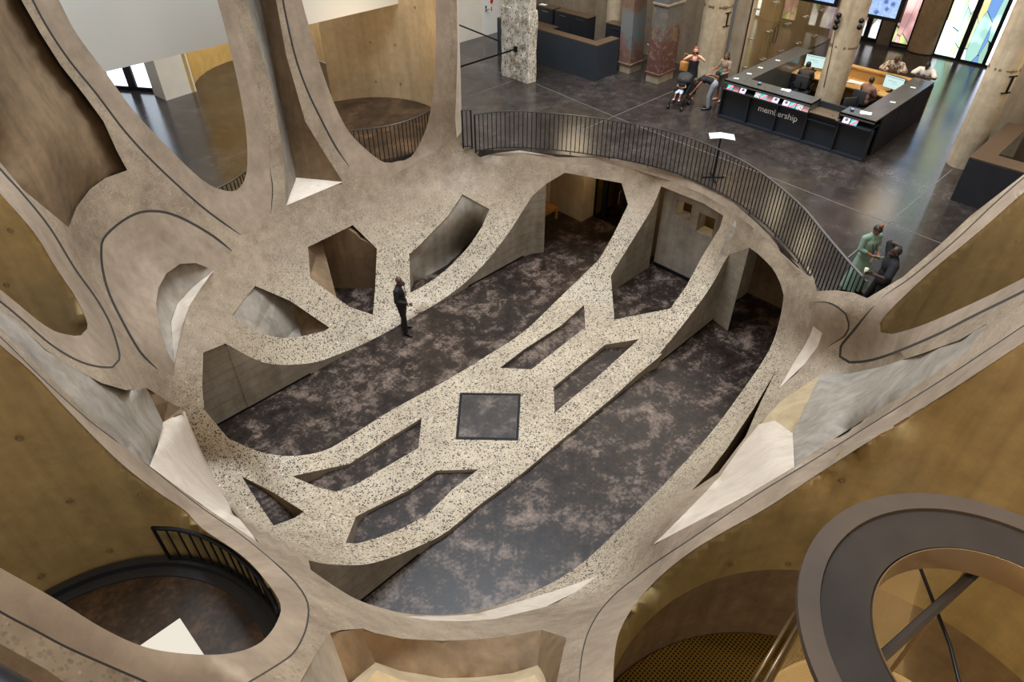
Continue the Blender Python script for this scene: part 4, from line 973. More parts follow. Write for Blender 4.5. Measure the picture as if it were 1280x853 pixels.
# glazed doors at the end of the corridor
M['dglass'] = glass('smoked_door_glass', (.75, .7, .5))
fr = NB()
for v in (13.2, 12.86, 12.72, 11.98, 11.9): box(fr, 17.3, 17.36, v - .04, v + .04, 0, 2.7)
box(fr, 17.3, 17.36, 11.9, 13.2, 0, .1); box(fr, 17.3, 17.36, 11.9, 13.2, 2.6, 2.7); box(fr, 17.29, 17.37, 12.68, 12.8, 0, 2.7)
d2 = struct(bm_obj('door_2', fr, M['black'])); bm = NB(); box(bm, 17.32, 17.335, 11.9, 13.2, .1, 2.6); bm_obj('pane', bm, M['dglass'], d2)
bm = NB(); tube(bm, [(17.26, 12.1, .9), (17.2, 12.1, .95), (17.2, 12.1, 1.35), (17.26, 12.1, 1.4)], .014, 6); bm_obj('door_handle', bm, M['steel'], d2)
bm = NB(); tube(bm, [(15.2, 14.7, 2.3), (15.9, 14.68, 2.35), (16.2, 14.62, 2.25), (16.6, 14.6, 2.5)], .02, 6); o = bm_obj('conduit', bm, M['black'], None, True); tag(o, 'thin black conduit bent along the wall above the oak bench', 'pipe')
o = thing('socket', 'small grey socket box on the board marked wall near the doorway', 'socket', (14.05, V1, 1.1))
bm = NB(); box(bm, -.06, .06, -.02, 0, -.08, .08, .004); bm_obj('cover', bm, M['lidl'], o); bm = NB(); box(bm, -.035, .035, -.026, -.02, -.05, .05); bm_obj('insert', bm, M['lidd'], o)

# ================================================================== RECEPTION DESK
M['desk'] = plain('black_desk_board', (.016, .019, .026), .35, 0, .5, .1, 3)
M['dtop'] = plain('dark_grey_counter_top', (.075, .075, .068), .22, 0, .5, .12, 2)
M['dwood'] = concrete('oak_worktop', srgb(176, 134, 76), srgb(206, 164, 100), .15, .03, .4)
DU, DV0, DV1 = 20.66, 6.05, 10.94
dk = thing('reception_desk', 'black four-sided membership desk wrapped round the chipped column', 'desk', (DU, DV0, GZ))
def dpart(name, boxes, mat, bev=.004):
    bm = NB()
    for b in boxes: box(bm, b[0] - DU, b[1] - DU, b[2] - DV0, b[3] - DV0, b[4], b[5], bev)
    return bm_obj(name, bm, mat, dk)
dpart('front_panel', [(20.80, 20.84, DV0 + .02, DV1 - .02, .08, .95), (21.2, 21.26, DV0 + .6, DV1 - .6, .05, 1.2)], M['desk'])
dpart('plinth', [(DU, 20.84, DV0, DV1, 0, .08)], M['desk'])
dpart('shelf', [(DU - .09, 21.2, 7.98, DV1 - .03, .95, .98), (DU - .09, 21.2, DV0 + .03, 7.08, .95, .98), (DU + .01, 21.2, 7.08, 7.98, .76, .79)], M['desk'])
for k in range(6):
    v = DV1 - (DV1 - DV0) * k / 5; bm = NB(); box(bm, 0, .16, v - DV0 - .02, v - DV0 + .02, .08, .95); bm_obj('fin', bm, M['desk'], dk)
dpart('counter_front', [(DU, 21.28, 7.96, DV1, 1.19, 1.24), (DU, DU + .03, 7.96, DV1, 1.14, 1.24), (DU, 21.28, DV0, 7.1, 1.19, 1.24), (DU, DU + .03, DV0, 7.1, 1.14, 1.24), (DU, 21.28, 7.96, 7.99, .95, 1.24), (DU, 21.28, 7.07, 7.1, .95, 1.24)], M['dtop'])
M['ledge'] = plain('bronze_ledge', srgb(128, 112, 92), .25, .5)
lg = dpart('transaction_ledge', [(DU - .04, 21.28, 7.1, 7.96, .99, 1.02), (DU - .1, DU + .1, 7.02, 7.12, .99, 1.02)], M['ledge'])
bm = NB(); cyl(bm, (.14, 1.25, 1.02), (.14, 1.25, 1.025), .045, None, 14); bm_obj('cable_hole', bm, M['joint'], lg)
dpart('left_counter', [(21.28, 25.5, 10.35, DV1, 1.19, 1.24), (21.28, 25.5, DV1 - .06, DV1, 0, 1.19), (21.28, 25.0, 10.35, 10.4, .05, 1.19)], M['dtop'])
dpart('right_counter', [(21.28, 25.2, DV0, 6.68, 1.19, 1.24), (21.28, 25.0, 6.62, 6.68, .05, 1.19)], M['dtop'])
dpart('right_panel', [(21.28, 25.2, DV0, DV0 + .06, 0, 1.19), (22.55, 22.58, DV0 - .008, DV0, 0, 1.19), (23.85, 23.88, DV0 - .008, DV0, 0, 1.19)], M['desk'])
dpart('worktop', [(24.25, 25.25, 6.68, 10.35, .72, .76)], M['dwood'])
dpart('back_panel', [(25.25, 25.31, 6.05, DV1, 0, 1.12), (25.18, 25.42, 6.68, 10.35, 1.08, 1.13)], M['dwood'])
dr = dpart('drawer_unit', [(24.3, 24.9, 9.95, 10.34, .03, .7), (24.28, 24.31, 9.95, 10.34, .05, .25), (24.28, 24.31, 9.95, 10.34, .27, .47), (24.28, 24.31, 9.95, 10.34, .49, .69)], M['desk'])
bm = NB()
for z in (.2, .42, .64): box(bm, 24.25 - DU, 24.28 - DU, 10.07 - DV0, 10.24 - DV0, z, z + .02)
bm_obj('drawer_pull', bm, M['steel'], dr)
# lettering on the front panel
cu = D.curves.new('lettering', 'FONT'); cu.body = 'membership'; cu.size = .27; cu.extrude = .004
t = D.objects.new('lettering_curve', cu); C.objects.link(t); bpy.context.view_layer.update()
me = D.meshes.new_from_object(t.evaluated_get(bpy.context.evaluated_depsgraph_get())); D.objects.remove(t)
lt = D.objects.new('lettering', me); link(lt, dk); me.materials.append(plain('white_vinyl_letters', (.8, .8, .8), .5))
lt.matrix_local = Matrix(((0, 0, -1, .132), (-1, 0, 0, 9.66 - DV0), (0, 1, 0, .54), (0, 0, 0, 1)))
# brochures on the sloping shelf
def brochure_mat(name, kind):
    s = NT(name); n = s.N('TexCoord'); g = s.N('SeparateXYZ'); s.L(n.outputs['Generated'], g.inputs[0])
    if kind == 'teal': 
        f = s.math('ADD', s.math('MULTIPLY', g.outputs[1], .8), s.math('MULTIPLY', g.outputs[2], .7)); s.col(s.ramp(f, [(0, srgb(40, 170, 180)), (.48, srgb(235, 90, 110)), (.72, srgb(245, 150, 160)), (.9, srgb(40, 180, 185))], 'CONSTANT'))
    elif kind == 'white':
        v = s.math('LESS_THAN', s.math('ADD', s.math('POWER', s.math('SUBTRACT', g.outputs[1], .5), 2), s.math('POWER', s.math('SUBTRACT', g.outputs[2], .6), 2)), .06)
        s.col(s.mix(v, s.ramp(g.outputs[2], [(0, srgb(220, 150, 200)), (.3, srgb(215, 215, 230))]), srgb(70, 66, 78)))
    elif kind == 'rose': s.col(s.ramp(g.outputs[2], [(0, srgb(190, 130, 130)), (.5, srgb(110, 66, 66)), (1, srgb(60, 40, 44))]))
    else:
        w = s.N('TexNoise'); w.inputs['Scale'].default_value = 9; s.L(n.outputs['Generated'], w.inputs['Vector']); s.col(s.ramp(w.outputs[0], [(.48, (.015, .015, .02)), (.5, (.75, .75, .75))], 'CONSTANT'))
    s.b.inputs['Roughness'].default_value = .3; return s.m
BM_ = {k: brochure_mat('brochure_%s' % k, k) for k in ('teal', 'white', 'rose', 'text')}
proto = {}
def brochure(v, kind, label, grp):
    if kind not in proto:
        bm = NB(); box(bm, 0, .02, -.1, .1, .0, .18, .002); proto[kind] = bm_obj('brochure', bm, BM_[kind]); o = proto[kind]
    else: o = proto[kind].copy(); C.objects.link(o)
    o.location = (DU - .085, v, GZ + .9935); o.rotation_euler = (0, .62, 0)
    return tag(o, label, 'brochure', grp)
gl = 'brochures on the desk shelf'
for v, k, l in ((10.67, 'teal', 'teal and pink brochure at the left end of the desk shelf'), (10.45, 'rose', 'dusky rose brochure second from the left end of the shelf'), (10.22, 'white', 'white brochure with a dark disc, left end of the shelf'), (9.69, 'text', 'black brochure with white lettering left of the middle of the shelf'), (9.48, 'teal', 'teal and pink brochure in the middle of the long shelf'), (9.28, 'rose', 'dusky rose brochure in the middle of the long shelf'), (9.08, 'white', 'white brochure with a dark disc in the middle of the long shelf'), (8.73, 'white', 'white brochure with a dark disc above the end of the lettering'), (8.51, 'teal', 'teal and pink brochure above the end of the lettering'), (8.29, 'text', 'black brochure with white lettering near the chipped column'), (8.09, 'rose', 'dusky rose brochure at the right end of the long shelf'), (6.83, 'white', 'white brochure on the short shelf at the right desk corner'), (6.6, 'teal', 'teal and pink brochure on the short shelf at the right desk corner')):
    brochure(v, k, l, gl)
# monitors, keyboards, papers, phones
M['scr'] = emit('lit_monitor', (.62, .85, .82), 1.0); M['ink'] = emit('screen_lines', (.2, .4, .4), .7)
def monitor(v, u, rz, label):
    o = thing('computer_monitor', label, 'monitor', (u, v, GZ + .763), rz, 'monitors on the reception desk')
    bm = NB(); box(bm, -.02, .02, -.34, .34, .1, .52, .006); bm_obj('housing', bm, M['black'], o)
    bm = NB(); box(bm, -.024, -.019, -.325, .325, .115, .505); sc_ = bm_obj('screen', bm, M['scr'], o)
    bm = NB(); box(bm, -.026, -.0235, -.3, .3, .455, .47); box(bm, -.026, -.0235, -.1, .2, .34, .35); box(bm, -.026, -.0235, -.12, .05, .28, .287); bm_obj('text_line', bm, M['ink'], sc_)
    bm = NB(); box(bm, .0, .03, -.03, .03, 0.01, .2); box(bm, -.1, .1, -.13, .13, 0, .012, .003); bm_obj('stand', bm, M['black'], o)
monitor(9.92, 24.95, .15, 'lit monitor in front of the left seated receptionist')
monitor(7.1, 24.75, -.15, 'lit monitor in front of the right seated receptionist')

M['paper'] = plain('white_paper', (.8, .78, .74), .7)
def sheets(u, v, z, rz, label, n=4, sx=.21, sy=.3, mat=None):
    bm = NB()
    for k in range(n): 
        m = NB(); box(m, -sx / 2, sx / 2, -sy / 2, sy / 2, k * .004, k * .004 + .003); m.transform(Matrix.Rotation(random.uniform(-.2, .2), 4, 'Z')); me = D.meshes.new('t'); m.to_mesh(me); m.free(); bm.from_mesh(me); D.meshes.remove(me)
    o = bm_obj('paper_stack', bm, mat or M['paper']); o.location = (u, v, z + .003); o.rotation_euler = (0, 0, rz); return tag(o, label, 'papers', 'papers on the reception desk')
wt = GZ + .76; ct = GZ + 1.24
sheets(24.55, 10.1, wt, .2, 'loose white papers at the left end of the oak worktop', 8)
sheets(24.9, 9.35, wt, .5, 'small stack of papers right of the left monitor')
sheets(24.8, 8.3, wt, .1, 'long spread of papers behind the right receptionist', 7, .28, .5)
sheets(24.5, 7.75, wt, -.3, 'papers at the left elbow of the right receptionist')
sheets(24.5, 6.88, wt, .4, 'papers right of the right hand monitor', 5)
sheets(21.05, 6.5, ct, .3, 'stack of pale papers on the near right desk corner', 6)
sheets(21.13, 9.05, ct, .2, 'crumpled papers on the front counter above the lettering', 6, .16, .28)
sheets(22.5, 6.3, ct, .1, 'single white card on the right hand counter', 1, .1, .15)
sheets(24.2, 6.35, ct, .1, 'small flyer near the far end of the right hand counter', 1, .1, .15)
for u, v, l in ((21.0, 10.72, 'white card at the front left corner of the counter'), (21.7, 10.66, 'white card second along the left hand counter'), (22.5, 10.7, 'white card halfway along the left hand counter'), (23.6, 10.66, 'white card near the far end of the left hand counter')): sheets(u, v, ct, .3, l, 1, .1, .15)
M['blue'] = emit('phone_glow', (.3, .5, 1), 1.2)
def phone_(u, v, z, label):
    o = thing('card_reader', label, 'card reader', (u, v, z), .4, 'card readers on the desk')
    bm = NB(); box(bm, -.1, .1, -.05, .05, 0, .04, .01); bm_obj('body', bm, M['black'], o)
    bm = NB(); box(bm, -.02, .08, -.04, .04, .04, .043); bm_obj('display', bm, M['blue'], o)
phone_(21.05, 9.92, ct, 'card reader on the front counter near the left bay'); phone_(21.0, 6.88, ct, 'card reader on the front counter right of the ledge')
# office chairs
M['seatf'] = plain('black_chair_fabric', (.02, .02, .022), .75)
def chair(u, v, rz, label):
    o = thing('office_chair', label, 'chair', (u, v, GZ), rz, 'office chairs inside the desk')
    bm = NB(); box(bm, -.24, .2, -.24, .24, .36, .43, .03); bm_obj('seat', bm, M['seatf'], o, True)
    bm = NB(); box(bm, -.3, -.24, -.22, .22, .58, 1.02, .03); bm_obj('backrest', bm, M['seatf'], o, True)
    bm = NB(); tube(bm, [(-.1, 0, .46), (-.28, 0, .5), (-.31, 0, .8)], .02, 6); cyl(bm, (0, 0, .1), (0, 0, .45), .03); bm_obj('column', bm, M['black'], o)
    bm = NB()
    for k in range(5): a = 2 * PI * k / 5; tube(bm, [(0, 0, .12), (.28 * math.cos(a), .28 * math.sin(a), .08)], [.025, .018], 6)
    b = bm_obj('star_base', bm, M['black'], o)
    bm = NB()
    for k in range(5): a = 2 * PI * k / 5; ball(bm, (.28 * math.cos(a), .28 * math.sin(a), .035), .035, u=8, v=6)
    bm_obj('caster', bm, M['black'], b)
    for s_ in (-1, 1): bm = NB(); tube(bm, [(-.1, s_ * .25, .48), (-.1, s_ * .29, .68), (.12, s_ * .29, .7)], .018, 6); bm_obj('armrest', bm, M['black'], o, True)
chair(23.75, 9.62, .1, 'office chair under the left seated receptionist')
chair(23.75, 7.6, -.1, 'office chair under the right seated receptionist')
chair(22.5, 7.35, -2.2, 'empty office chair in the middle of the desk enclosure')
o = thing('waste_box', 'open brown box on the floor inside the desk by the column', 'box', (22.3, 9.2, GZ), .3)
bm = NB(); 
for b in ((-.3, .3, -.2, -.185, .02, .42), (-.3, .3, .185, .2, .02, .42), (-.3, -.285, -.2, .2, .02, .42), (.285, .3, -.2, .2, .02, .42)): box(bm, *b)
bm_obj('side', bm, M['brown'], o); bm = NB(); box(bm, -.3, .3, -.2, .2, 0, .02); bm_obj('bottom', bm, M['brown'], o)

# ================================================================== DARK COUNTER ON THE LEFT, CABINETS
M['wtop'] = plain('brown_counter_top', srgb(78, 62, 48), .3)
o = thing('cloakroom_counter', 'long dark grey counter with a brown top behind the pitted column', 'counter', (20.37, 16.02, GZ))
M['ctr'] = plain('charcoal_counter_board', srgb(44, 50, 58), .4, 0, .5, .08, 2)
bm = NB(); box(bm, 0, .06, 0, 5.2, 0, 1.24, .005); bm_obj('front_panel', bm, M['ctr'], o)
bm = NB(); box(bm, .06, 1.3, 0, .06, 0, 1.24, .005); bm_obj('end_panel', bm, M['ctr'], o)
bm = NB(); box(bm, 0, .42, 0, 5.2, 1.24, 1.28, .005); box(bm, .42, 1.3, 0, .4, 1.24, 1.28, .005); bm_obj('top', bm, M['wtop'], o)
def cabinet(u, v, w, d, h, label, n=2):
    o = thing('low_cabinet', label, 'cabinet', (u, v, GZ), 0, 'low black cabinets behind the counter')
    bm = NB(); box(bm, .02, d, 0, w, 0, h - .03, .004); bm_obj('carcass', bm, M['blackm'], o)
    bm = NB(); box(bm, 0, d, -.01, w + .01, h - .03, h, .004); bm_obj('top', bm, M['wtop'], o)
    for k in range(n):
        bm = NB(); box(bm, 0, .02, w * k / n + .008, w * (k + 1) / n - .008, .06, h - .05, .003); dd = bm_obj('door', bm, M['blackm'], o)
        bm = NB(); box(bm, -.02, 0, w * (k + .3) / n, w * (k + .7) / n, h - .16, h - .145); bm_obj('handle', bm, M['steel'], dd)
cabinet(22.5, 18.27, 1.75, .5, 1.4, 'black cabinet with bright handles behind the dark counter')
cabinet(22.5, 20.15, 1.6, .5, 1.4, 'black cabinet nearest the white wall with papers on top')
cabinet(22.55, 16.45, .95, .5, 1.4, 'narrow black cabinet between the slim column and the painted column', 1)
sheets(22.75, 20.9, GZ + 1.4, .1, 'white sheet lying on the far black cabinet', 2)
o = thing('work_table', 'brown table top inside the cloakroom counter', 'table', (21.6, 19.6, GZ)); bm = NB(); box(bm, -.3, .35, -.3, 1.5, .95, 1.0, .005); bm_obj('top', bm, M['wtop'], o)
for a in (-.27, .3):
    for b in (-.25, 1.44): bm = NB(); box(bm, a, a + .05, b, b + .05, 0, .95); bm_obj('leg', bm, M['black'], o)
chair(21.55, 18.2, 0, 'office chair half hidden behind the dark counter')

# right-hand counter and store cabinets
o = thing('service_counter', 'black counter box at the far right beside the last round column', 'counter', (20.1, 3.37, GZ))
bm = NB(); box(bm, 0, .08, -6, 0, 0, 1.2, .005); bm_obj('front_panel', bm, M['blackm'], o); bm = NB(); box(bm, .08, 3.2, -.08, 0, 0, 1.2, .005); bm_obj('end_panel', bm, M['blackm'], o)
bm = NB(); box(bm, 0, .6, -6, 0, 1.2, 1.24, .005); box(bm, .6, 3.2, -.5, 0, 1.2, 1.24, .005); bm_obj('top', bm, M['wtop'], o)
M['cabg'] = plain('grey_cabinet_front', srgb(96, 84, 70), .5)
o = thing('store_cabinet', 'grey brown cabinet against the wall behind the right counter', 'cabinet', (23.55, -1.5, GZ))
bm = NB(); box(bm, .02, .6, 0, 4.4, 0, 1.9, .005); bm_obj('carcass', bm, M['cabg'], o)
for k in range(4):
    bm = NB(); box(bm, 0, .02, 1.1 * k + .01, 1.1 * k + 1.09, .08, 1.86, .003); dd = bm_obj('door', bm, M['cabg'], o); bm = NB(); box(bm, -.02, 0, 1.1 * k + .4, 1.1 * k + .7, 1.6, 1.62); bm_obj('handle', bm, M['steel'], dd)
o = thing('till', 'small black till on the grey brown cabinet', 'till', (23.85, 2.1, GZ + 1.9)); bm = NB(); box(bm, -.2, .2, -.2, .2, 0, .14, .01); bm_obj('drawer', bm, M['black'], o); bm = NB(); box(bm, -.02, .02, -.16, .16, .16, .42, .008); box(bm, -.03, .03, -.04, .04, .1, .2); bm_obj('screen', bm, M['black'], o)

# ================================================================== SCREENS, BEADS, BELTS, STAND
def tv_mat(seed):
    s = NT('screen_picture_%d' % seed); n = s.N('TexCoord'); m = s.N('Mapping'); m.inputs['Scale'].default_value = (1, 2.2, 1.4); m.inputs['Location'].default_value = (0, seed * .3, .1); s.L(n.outputs['Generated'], m.inputs['Vector'])
    v = s.N('TexVoronoi'); v.inputs['Scale'].default_value = 1.6; s.L(m.outputs[0], v.inputs['Vector'])
    w = s.noise(14, 2, .5, n.outputs['Generated'])
    c = s.ramp(v.outputs['Distance'], [(0, srgb(60, 76, 120)), (.2, srgb(110, 130, 190)), (.3, srgb(170, 205, 250)), (1, srgb(205, 228, 255))])
    c = s.mix(.5, c, s.ramp(w, [(.45, (.5, .55, .75)), (.6, (1, 1, 1))]), 'MULTIPLY')
    s.col((.01, .01, .01)); s.L(c, s.b.inputs['Emission Color']); s.b.inputs['Emission Strength'].default_value = 1.1; return s.m
def tv(v0, v1, z0, label, seed):
    o = thing('display_screen', label, 'screen', (26, (v0 + v1) / 2, z0), 0, 'screens hung over the desk'); w = (v1 - v0) / 2
    bm = NB(); box(bm, 0, .09, -w, w, 0, w * 1.24, .008); bm_obj('housing', bm, M['black'], o)
    bm = NB(); box(bm, -.006, 0, -w + .13, w - .13, .11, w * 1.24 - .08); bm_obj('picture', bm, tv_mat(seed), o)
    bm = NB(); box(bm, .05, .13, -w - .04, -w, -.0, w * 1.24); bm_obj('side_cover', bm, M['lidl'], o)
    bm = NB(); cyl(bm, (.05, -w * .5, w * 1.24), (.05, -w * .5, 12.6 - z0), .02); cyl(bm, (.05, w * .5, w * 1.24), (.05, w * .5, 12.6 - z0), .02); bm_obj('hanger', bm, M['black'], o)
tv(7.98, 9.5, 5.8, 'black framed screen hung right of the chipped column', 1); tv(10.12, 11.6, 5.9, 'black framed screen hung left of the chipped column', 2)
bm = NB()
for z in (6.45, 6.28, 6.11): ball(bm, (22.9, 8.77, z), .085, u=14, v=10)
o = bm_obj('bead_lamp', bm, M['black'], None, True); tag(o, 'three black balls strung on the front of the chipped column', 'lamp'); bm = NB(); tube(bm, [(22.92, 8.76, 6.1), (22.95, 8.68, 5.2), (22.95, 8.62, 4.3)], .012, 6); bm_obj('cable', bm, M['black'], o, True)
bm = NB()
for z in (6.4, 6.22): ball(bm, (23.02, 8.1, z), .08, u=14, v=10)
o = bm_obj('bead_lamp', bm, M['black'], None, True); tag(o, 'black balls on the right flank of the chipped column', 'lamp')
def belt(a, b, label):
    o = thing('barrier_belt', label, 'barrier belt', tuple(a), 0, 'barrier belts by the pitted column'); d = Vector(b) - Vector(a); n = Vector((-d.y, d.x, 0)).normalized() * .006
    bm = NB(); vs = [bm.verts.new(p) for p in (n + Vector((0, 0, -.03)), d + n + Vector((0, 0, -.03)), d + n + Vector((0, 0, .03)), n + Vector((0, 0, .03)), -n + Vector((0, 0, -.03)), d - n + Vector((0, 0, -.03)), d - n + Vector((0, 0, .03)), -n + Vector((0, 0, .03)))]
    for q in ((0, 1, 2, 3), (7, 6, 5, 4), (0, 4, 5, 1), (1, 5, 6, 2), (2, 6, 7, 3), (3, 7, 4, 0)): bm.faces.new([vs[i] for i in q])
    bm_obj('webbing', bm, M['black'], o); bm = NB(); box(bm, d.x - .06, d.x + .03, d.y - .06, d.y + .06, d.z - .1, d.z + .1, .01); bm_obj('cassette', bm, M['black'], o)
belt(pz(572, 84.5, 4.42), (18.4, 18.2, 4.42), 'black barrier belt clipped to the face of the pitted column'); belt(pz(572, 30.5, 4.25), (18.92, 18.8, 4.25), 'black barrier belt running behind the pitted column')
o = thing('alarm_sounder', 'red alarm sounder on the white wall', 'alarm', (21.84, 23.12, GZ + 1.32)); bm = NB(); cyl(bm, (0, 0, 0), (0, -.07, 0), .09, .07, 16); bm_obj('dome', bm, plain('red_plastic', srgb(170, 24, 24), .4), o); bm = NB(); box(bm, -.09, .09, -.02, 0, -.09, .09, .01); bm_obj('back_box', bm, M['whitep'], o)
o = thing('call_point', 'small white call point below the red alarm', 'call point', (21.83, 23.12, GZ + 1.05)); bm = NB(); box(bm, -.07, .07, -.04, 0, -.12, .1, .01); bm_obj('box', bm, M['whitep'], o); bm = NB(); box(bm, -.03, .03, -.045, -.04, -.02, .05); bm_obj('button', bm, plain('red_button', srgb(190, 40, 36), .4), o); bm = NB(); box(bm, -.03, .03, -.045, -.04, -.1, -.05); bm_obj('keyhole_plate', bm, M['black'], o)
o = thing('information_stand', 'thin black stand with two white wing panels behind the balustrade', 'stand', (16.71, 8.62, GZ), 0)
bm = NB(); cyl(bm, (0, 0, .02), (0, 0, 1.2), .025, None, 10); bm_obj('pole', bm, M['black'], o)
bm = NB()
for a in (PI / 4, -PI / 4): d = Vector((math.cos(a), math.sin(a), 0)) * .33; tube(bm, [-d + Vector((0, 0, .02)), d + Vector((0, 0, .02))], .02, 6)
bm_obj('cross_foot', bm, M['black'], o)
for s_, l in ((1, 'left'), (-1, 'right')):
    bm = NB(); R_ = Vector((R2, -R2, 0)); B_ = Vector((-R2, -R2, 0)); w_ = .33
    e = (-R_ * s_) * w_ + B_ * (.02 if s_ > 0 else .13); f_ = Vector((R2, R2, 0)) * .2
    vs = [Vector((0, 0, 1.21)) - f_ / 2, e + Vector((0, 0, 1.2)) - f_ / 2, e + Vector((0, 0, 1.27)) + f_ / 2, Vector((0, 0, 1.28)) + f_ / 2]
    A = [bm.verts.new(v) for v in vs]; B = [bm.verts.new(v + Vector((0, 0, .015))) for v in vs]
    for i in range(4): bm.faces.new((A[i], A[(i + 1) % 4], B[(i + 1) % 4], B[i]))
    bm.faces.new(A[::-1]); bm.faces.new(B); bm_obj('panel', bm, plain('white_sign_panel', (.85, .87, .92), .4), o)
# folded wheelchair between the painted columns
o = thing('wheelchair', 'black folded wheelchair parked between the painted columns', 'wheelchair', (22.9, 15.15, GZ), -.6)
for s_ in (-1, 1):
    bm = NB(); tube(bm, [(.3 * math.cos(a), s_ * .12, .3 + .3 * math.sin(a)) for a in np.arange(0, 2 * PI, PI / 14)], .022, 6, True); w_ = bm_obj('wheel', bm, M['black'], o, True)
    bm = NB(); 
    for a in np.arange(0, PI, PI / 6): tube(bm, [(-.3 * math.cos(a), s_ * .12, .3 - .3 * math.sin(a)), (.3 * math.cos(a), s_ * .12, .3 + .3 * math.sin(a))], .004, 4)
    bm_obj('spoke', bm, M['steel'], w_)
bm = NB(); 
for s_ in (-1, 1): tube(bm, [(.4, s_ * .1, .1), (.3, s_ * .1, .5), (-.2, s_ * .1, .52), (-.25, s_ * .1, .95), (-.38, s_ * .1, .98)], .016, 6)
bm_obj('frame', bm, M['steel'], o, True)
bm = NB(); box(bm, -.3, -.2, -.11, .11, .5, .95, .03); box(bm, -.2, .3, -.08, .08, .46, .56, .03); bm_obj('seat_cloth', bm, M['seatf'], o)
# glass panels held off the side wall on steel pins
gw = NB()
for u in (24.2, 25.6, 27.0, 28.4, 29.8): box(gw, u, u + 1.36, 12.12, 12.135, GZ + .05, 8.2)
o = struct(bm_obj('trim_18', gw, M['lglass']))
bm = NB()
for u in (24.3, 25.5, 25.7, 26.9, 27.1, 28.3, 28.5, 29.7, 29.9):
    for z in (.5, 1.5, 2.5, 3.5, 4.5): cyl(bm, (u, 12.25, GZ + z), (u, 12.07, GZ + z), .035, None, 10)
bm_obj('pin', bm, M['steel'], o)
bm = NB(); tube(bm, [(26.1, 12.1, GZ + 1.0), (26.1, 12.06, GZ + 1.05), (26.1, 12.06, GZ + 1.6), (26.1, 12.1, GZ + 1.65), (25.95, 12.1, GZ + 1.6), (25.95, 12.1, GZ + 1.05)], .012, 6, True); bm_obj('door_pull', bm, M['black'], o)
# the handrail the photograph was taken over
bm = NB(); a, b = Vector(pz(-4, 868, 11.2)), Vector(pz(40, 894, 11.2)); tube(bm, [a + (a - b) * 6, a, b, b + (b - a) * 6], .032, 12); o = bm_obj('handrail', bm, M['black'], None, True); tag(o, 'black handrail crossing the near lower left corner of the picture', 'handrail')
# ================================================================== PEOPLE
def capsule(bm, p, q, r0, r1, n=12):
    p, q = Vector(p), Vector(q)
    if (q - p).length > 1e-4: cyl(bm, p, q, r0, r1, n)
    ball(bm, p, r0, u=n, v=8); ball(bm, q, r1, u=n, v=8)
def ellipsoid(bm, c, B, rx, ry, rz, u=16, v=12):
    bmesh.ops.create_uvsphere(bm, u_segments=u, v_segments=v, radius=1, matrix=Matrix.Translation(Vector(c)) @ B.to_4x4() @ Matrix.Diagonal((rx, ry, rz, 1)))
def fused(name, bm, voxel, mat, parent, smooth=2):
    """melt overlapping pieces into one continuous surface"""
    me = D.meshes.new(name); bm.to_mesh(me); bm.free(); o = D.objects.new(name, me); C.objects.link(o)
    m = o.modifiers.new('r', 'REMESH'); m.mode = 'VOXEL'; m.voxel_size = voxel; m.adaptivity = 0
    m = o.modifiers.new('s', 'SMOOTH'); m.factor = .5; m.iterations = smooth
    bpy.context.view_layer.update(); m2 = D.meshes.new_from_object(o.evaluated_get(bpy.context.evaluated_depsgraph_get())); D.objects.remove(o); D.meshes.remove(me)
    m2.name = name; m2.materials.clear(); m2.materials.append(mat); m2.shade_smooth(); return link(D.objects.new(name, m2), parent)
def frame_(d, x=Vector((1, 0, 0))):
    z = d.normalized(); x = (x - z * x.dot(z)).normalized(); y = z.cross(x); return Matrix((x, y, z)).transposed()
def torso(bm, J, k, w, e=0.0, lo=True, hi=True):
    xs = (J['shR'] - J['shL']).normalized()
    if lo: ellipsoid(bm, J['pelvis'], frame_(J['spine'] - J['pelvis'], xs), (.165 * (1.02 if w < 1 else 1) + e) * k, (.12 + e) * k, (.13 + e) * k)
    ellipsoid(bm, J['spine'], frame_(J['chest'] - J['pelvis'], xs), (.145 * w + e) * k, (.105 * w + e) * k, (.16 + e) * k)
    if hi:
        ellipsoid(bm, J['chest'], frame_(J['neck'] - J['spine'], xs), (.165 * w + e) * k, (.118 * w + e) * k, (.16 + e) * k)
        capsule(bm, J['shL'].lerp(J['chest'], .12), J['shR'].lerp(J['chest'], .12), (.066 * w + e) * k, (.066 * w + e) * k)
        capsule(bm, J['chest'].lerp(J['neck'], .6), J['neck'], (.095 * w + e) * k, (.062 + e) * k)
        for s in 'LR': capsule(bm, J['sh' + s], J['chest'].lerp(J['neck'], .8), (.06 * w + e) * k, (.06 + e) * k)
SK = {'dark': plain('dark_brown_skin', srgb(84, 54, 40), .5), 'mid': plain('brown_skin', srgb(138, 94, 68), .5), 'fair': plain('fair_skin', srgb(214, 158, 132), .5), 'deep': plain('deep_brown_skin', srgb(62, 42, 34), .5)}
HAIR = {'black': plain('black_hair', (.012, .01, .009), .5), 'brown': plain('reddish_brown_hair', srgb(120, 66, 36), .5), 'dark': plain('dark_brown_hair', srgb(36, 24, 18), .5)}
M['eye'] = plain('eye', (.01, .01, .01), .2); M['lip'] = plain('lips', srgb(120, 60, 54), .5); M['shoeb'] = plain('black_leather', (.012, .012, .013), .3)
def V_(*a): return Vector(a)
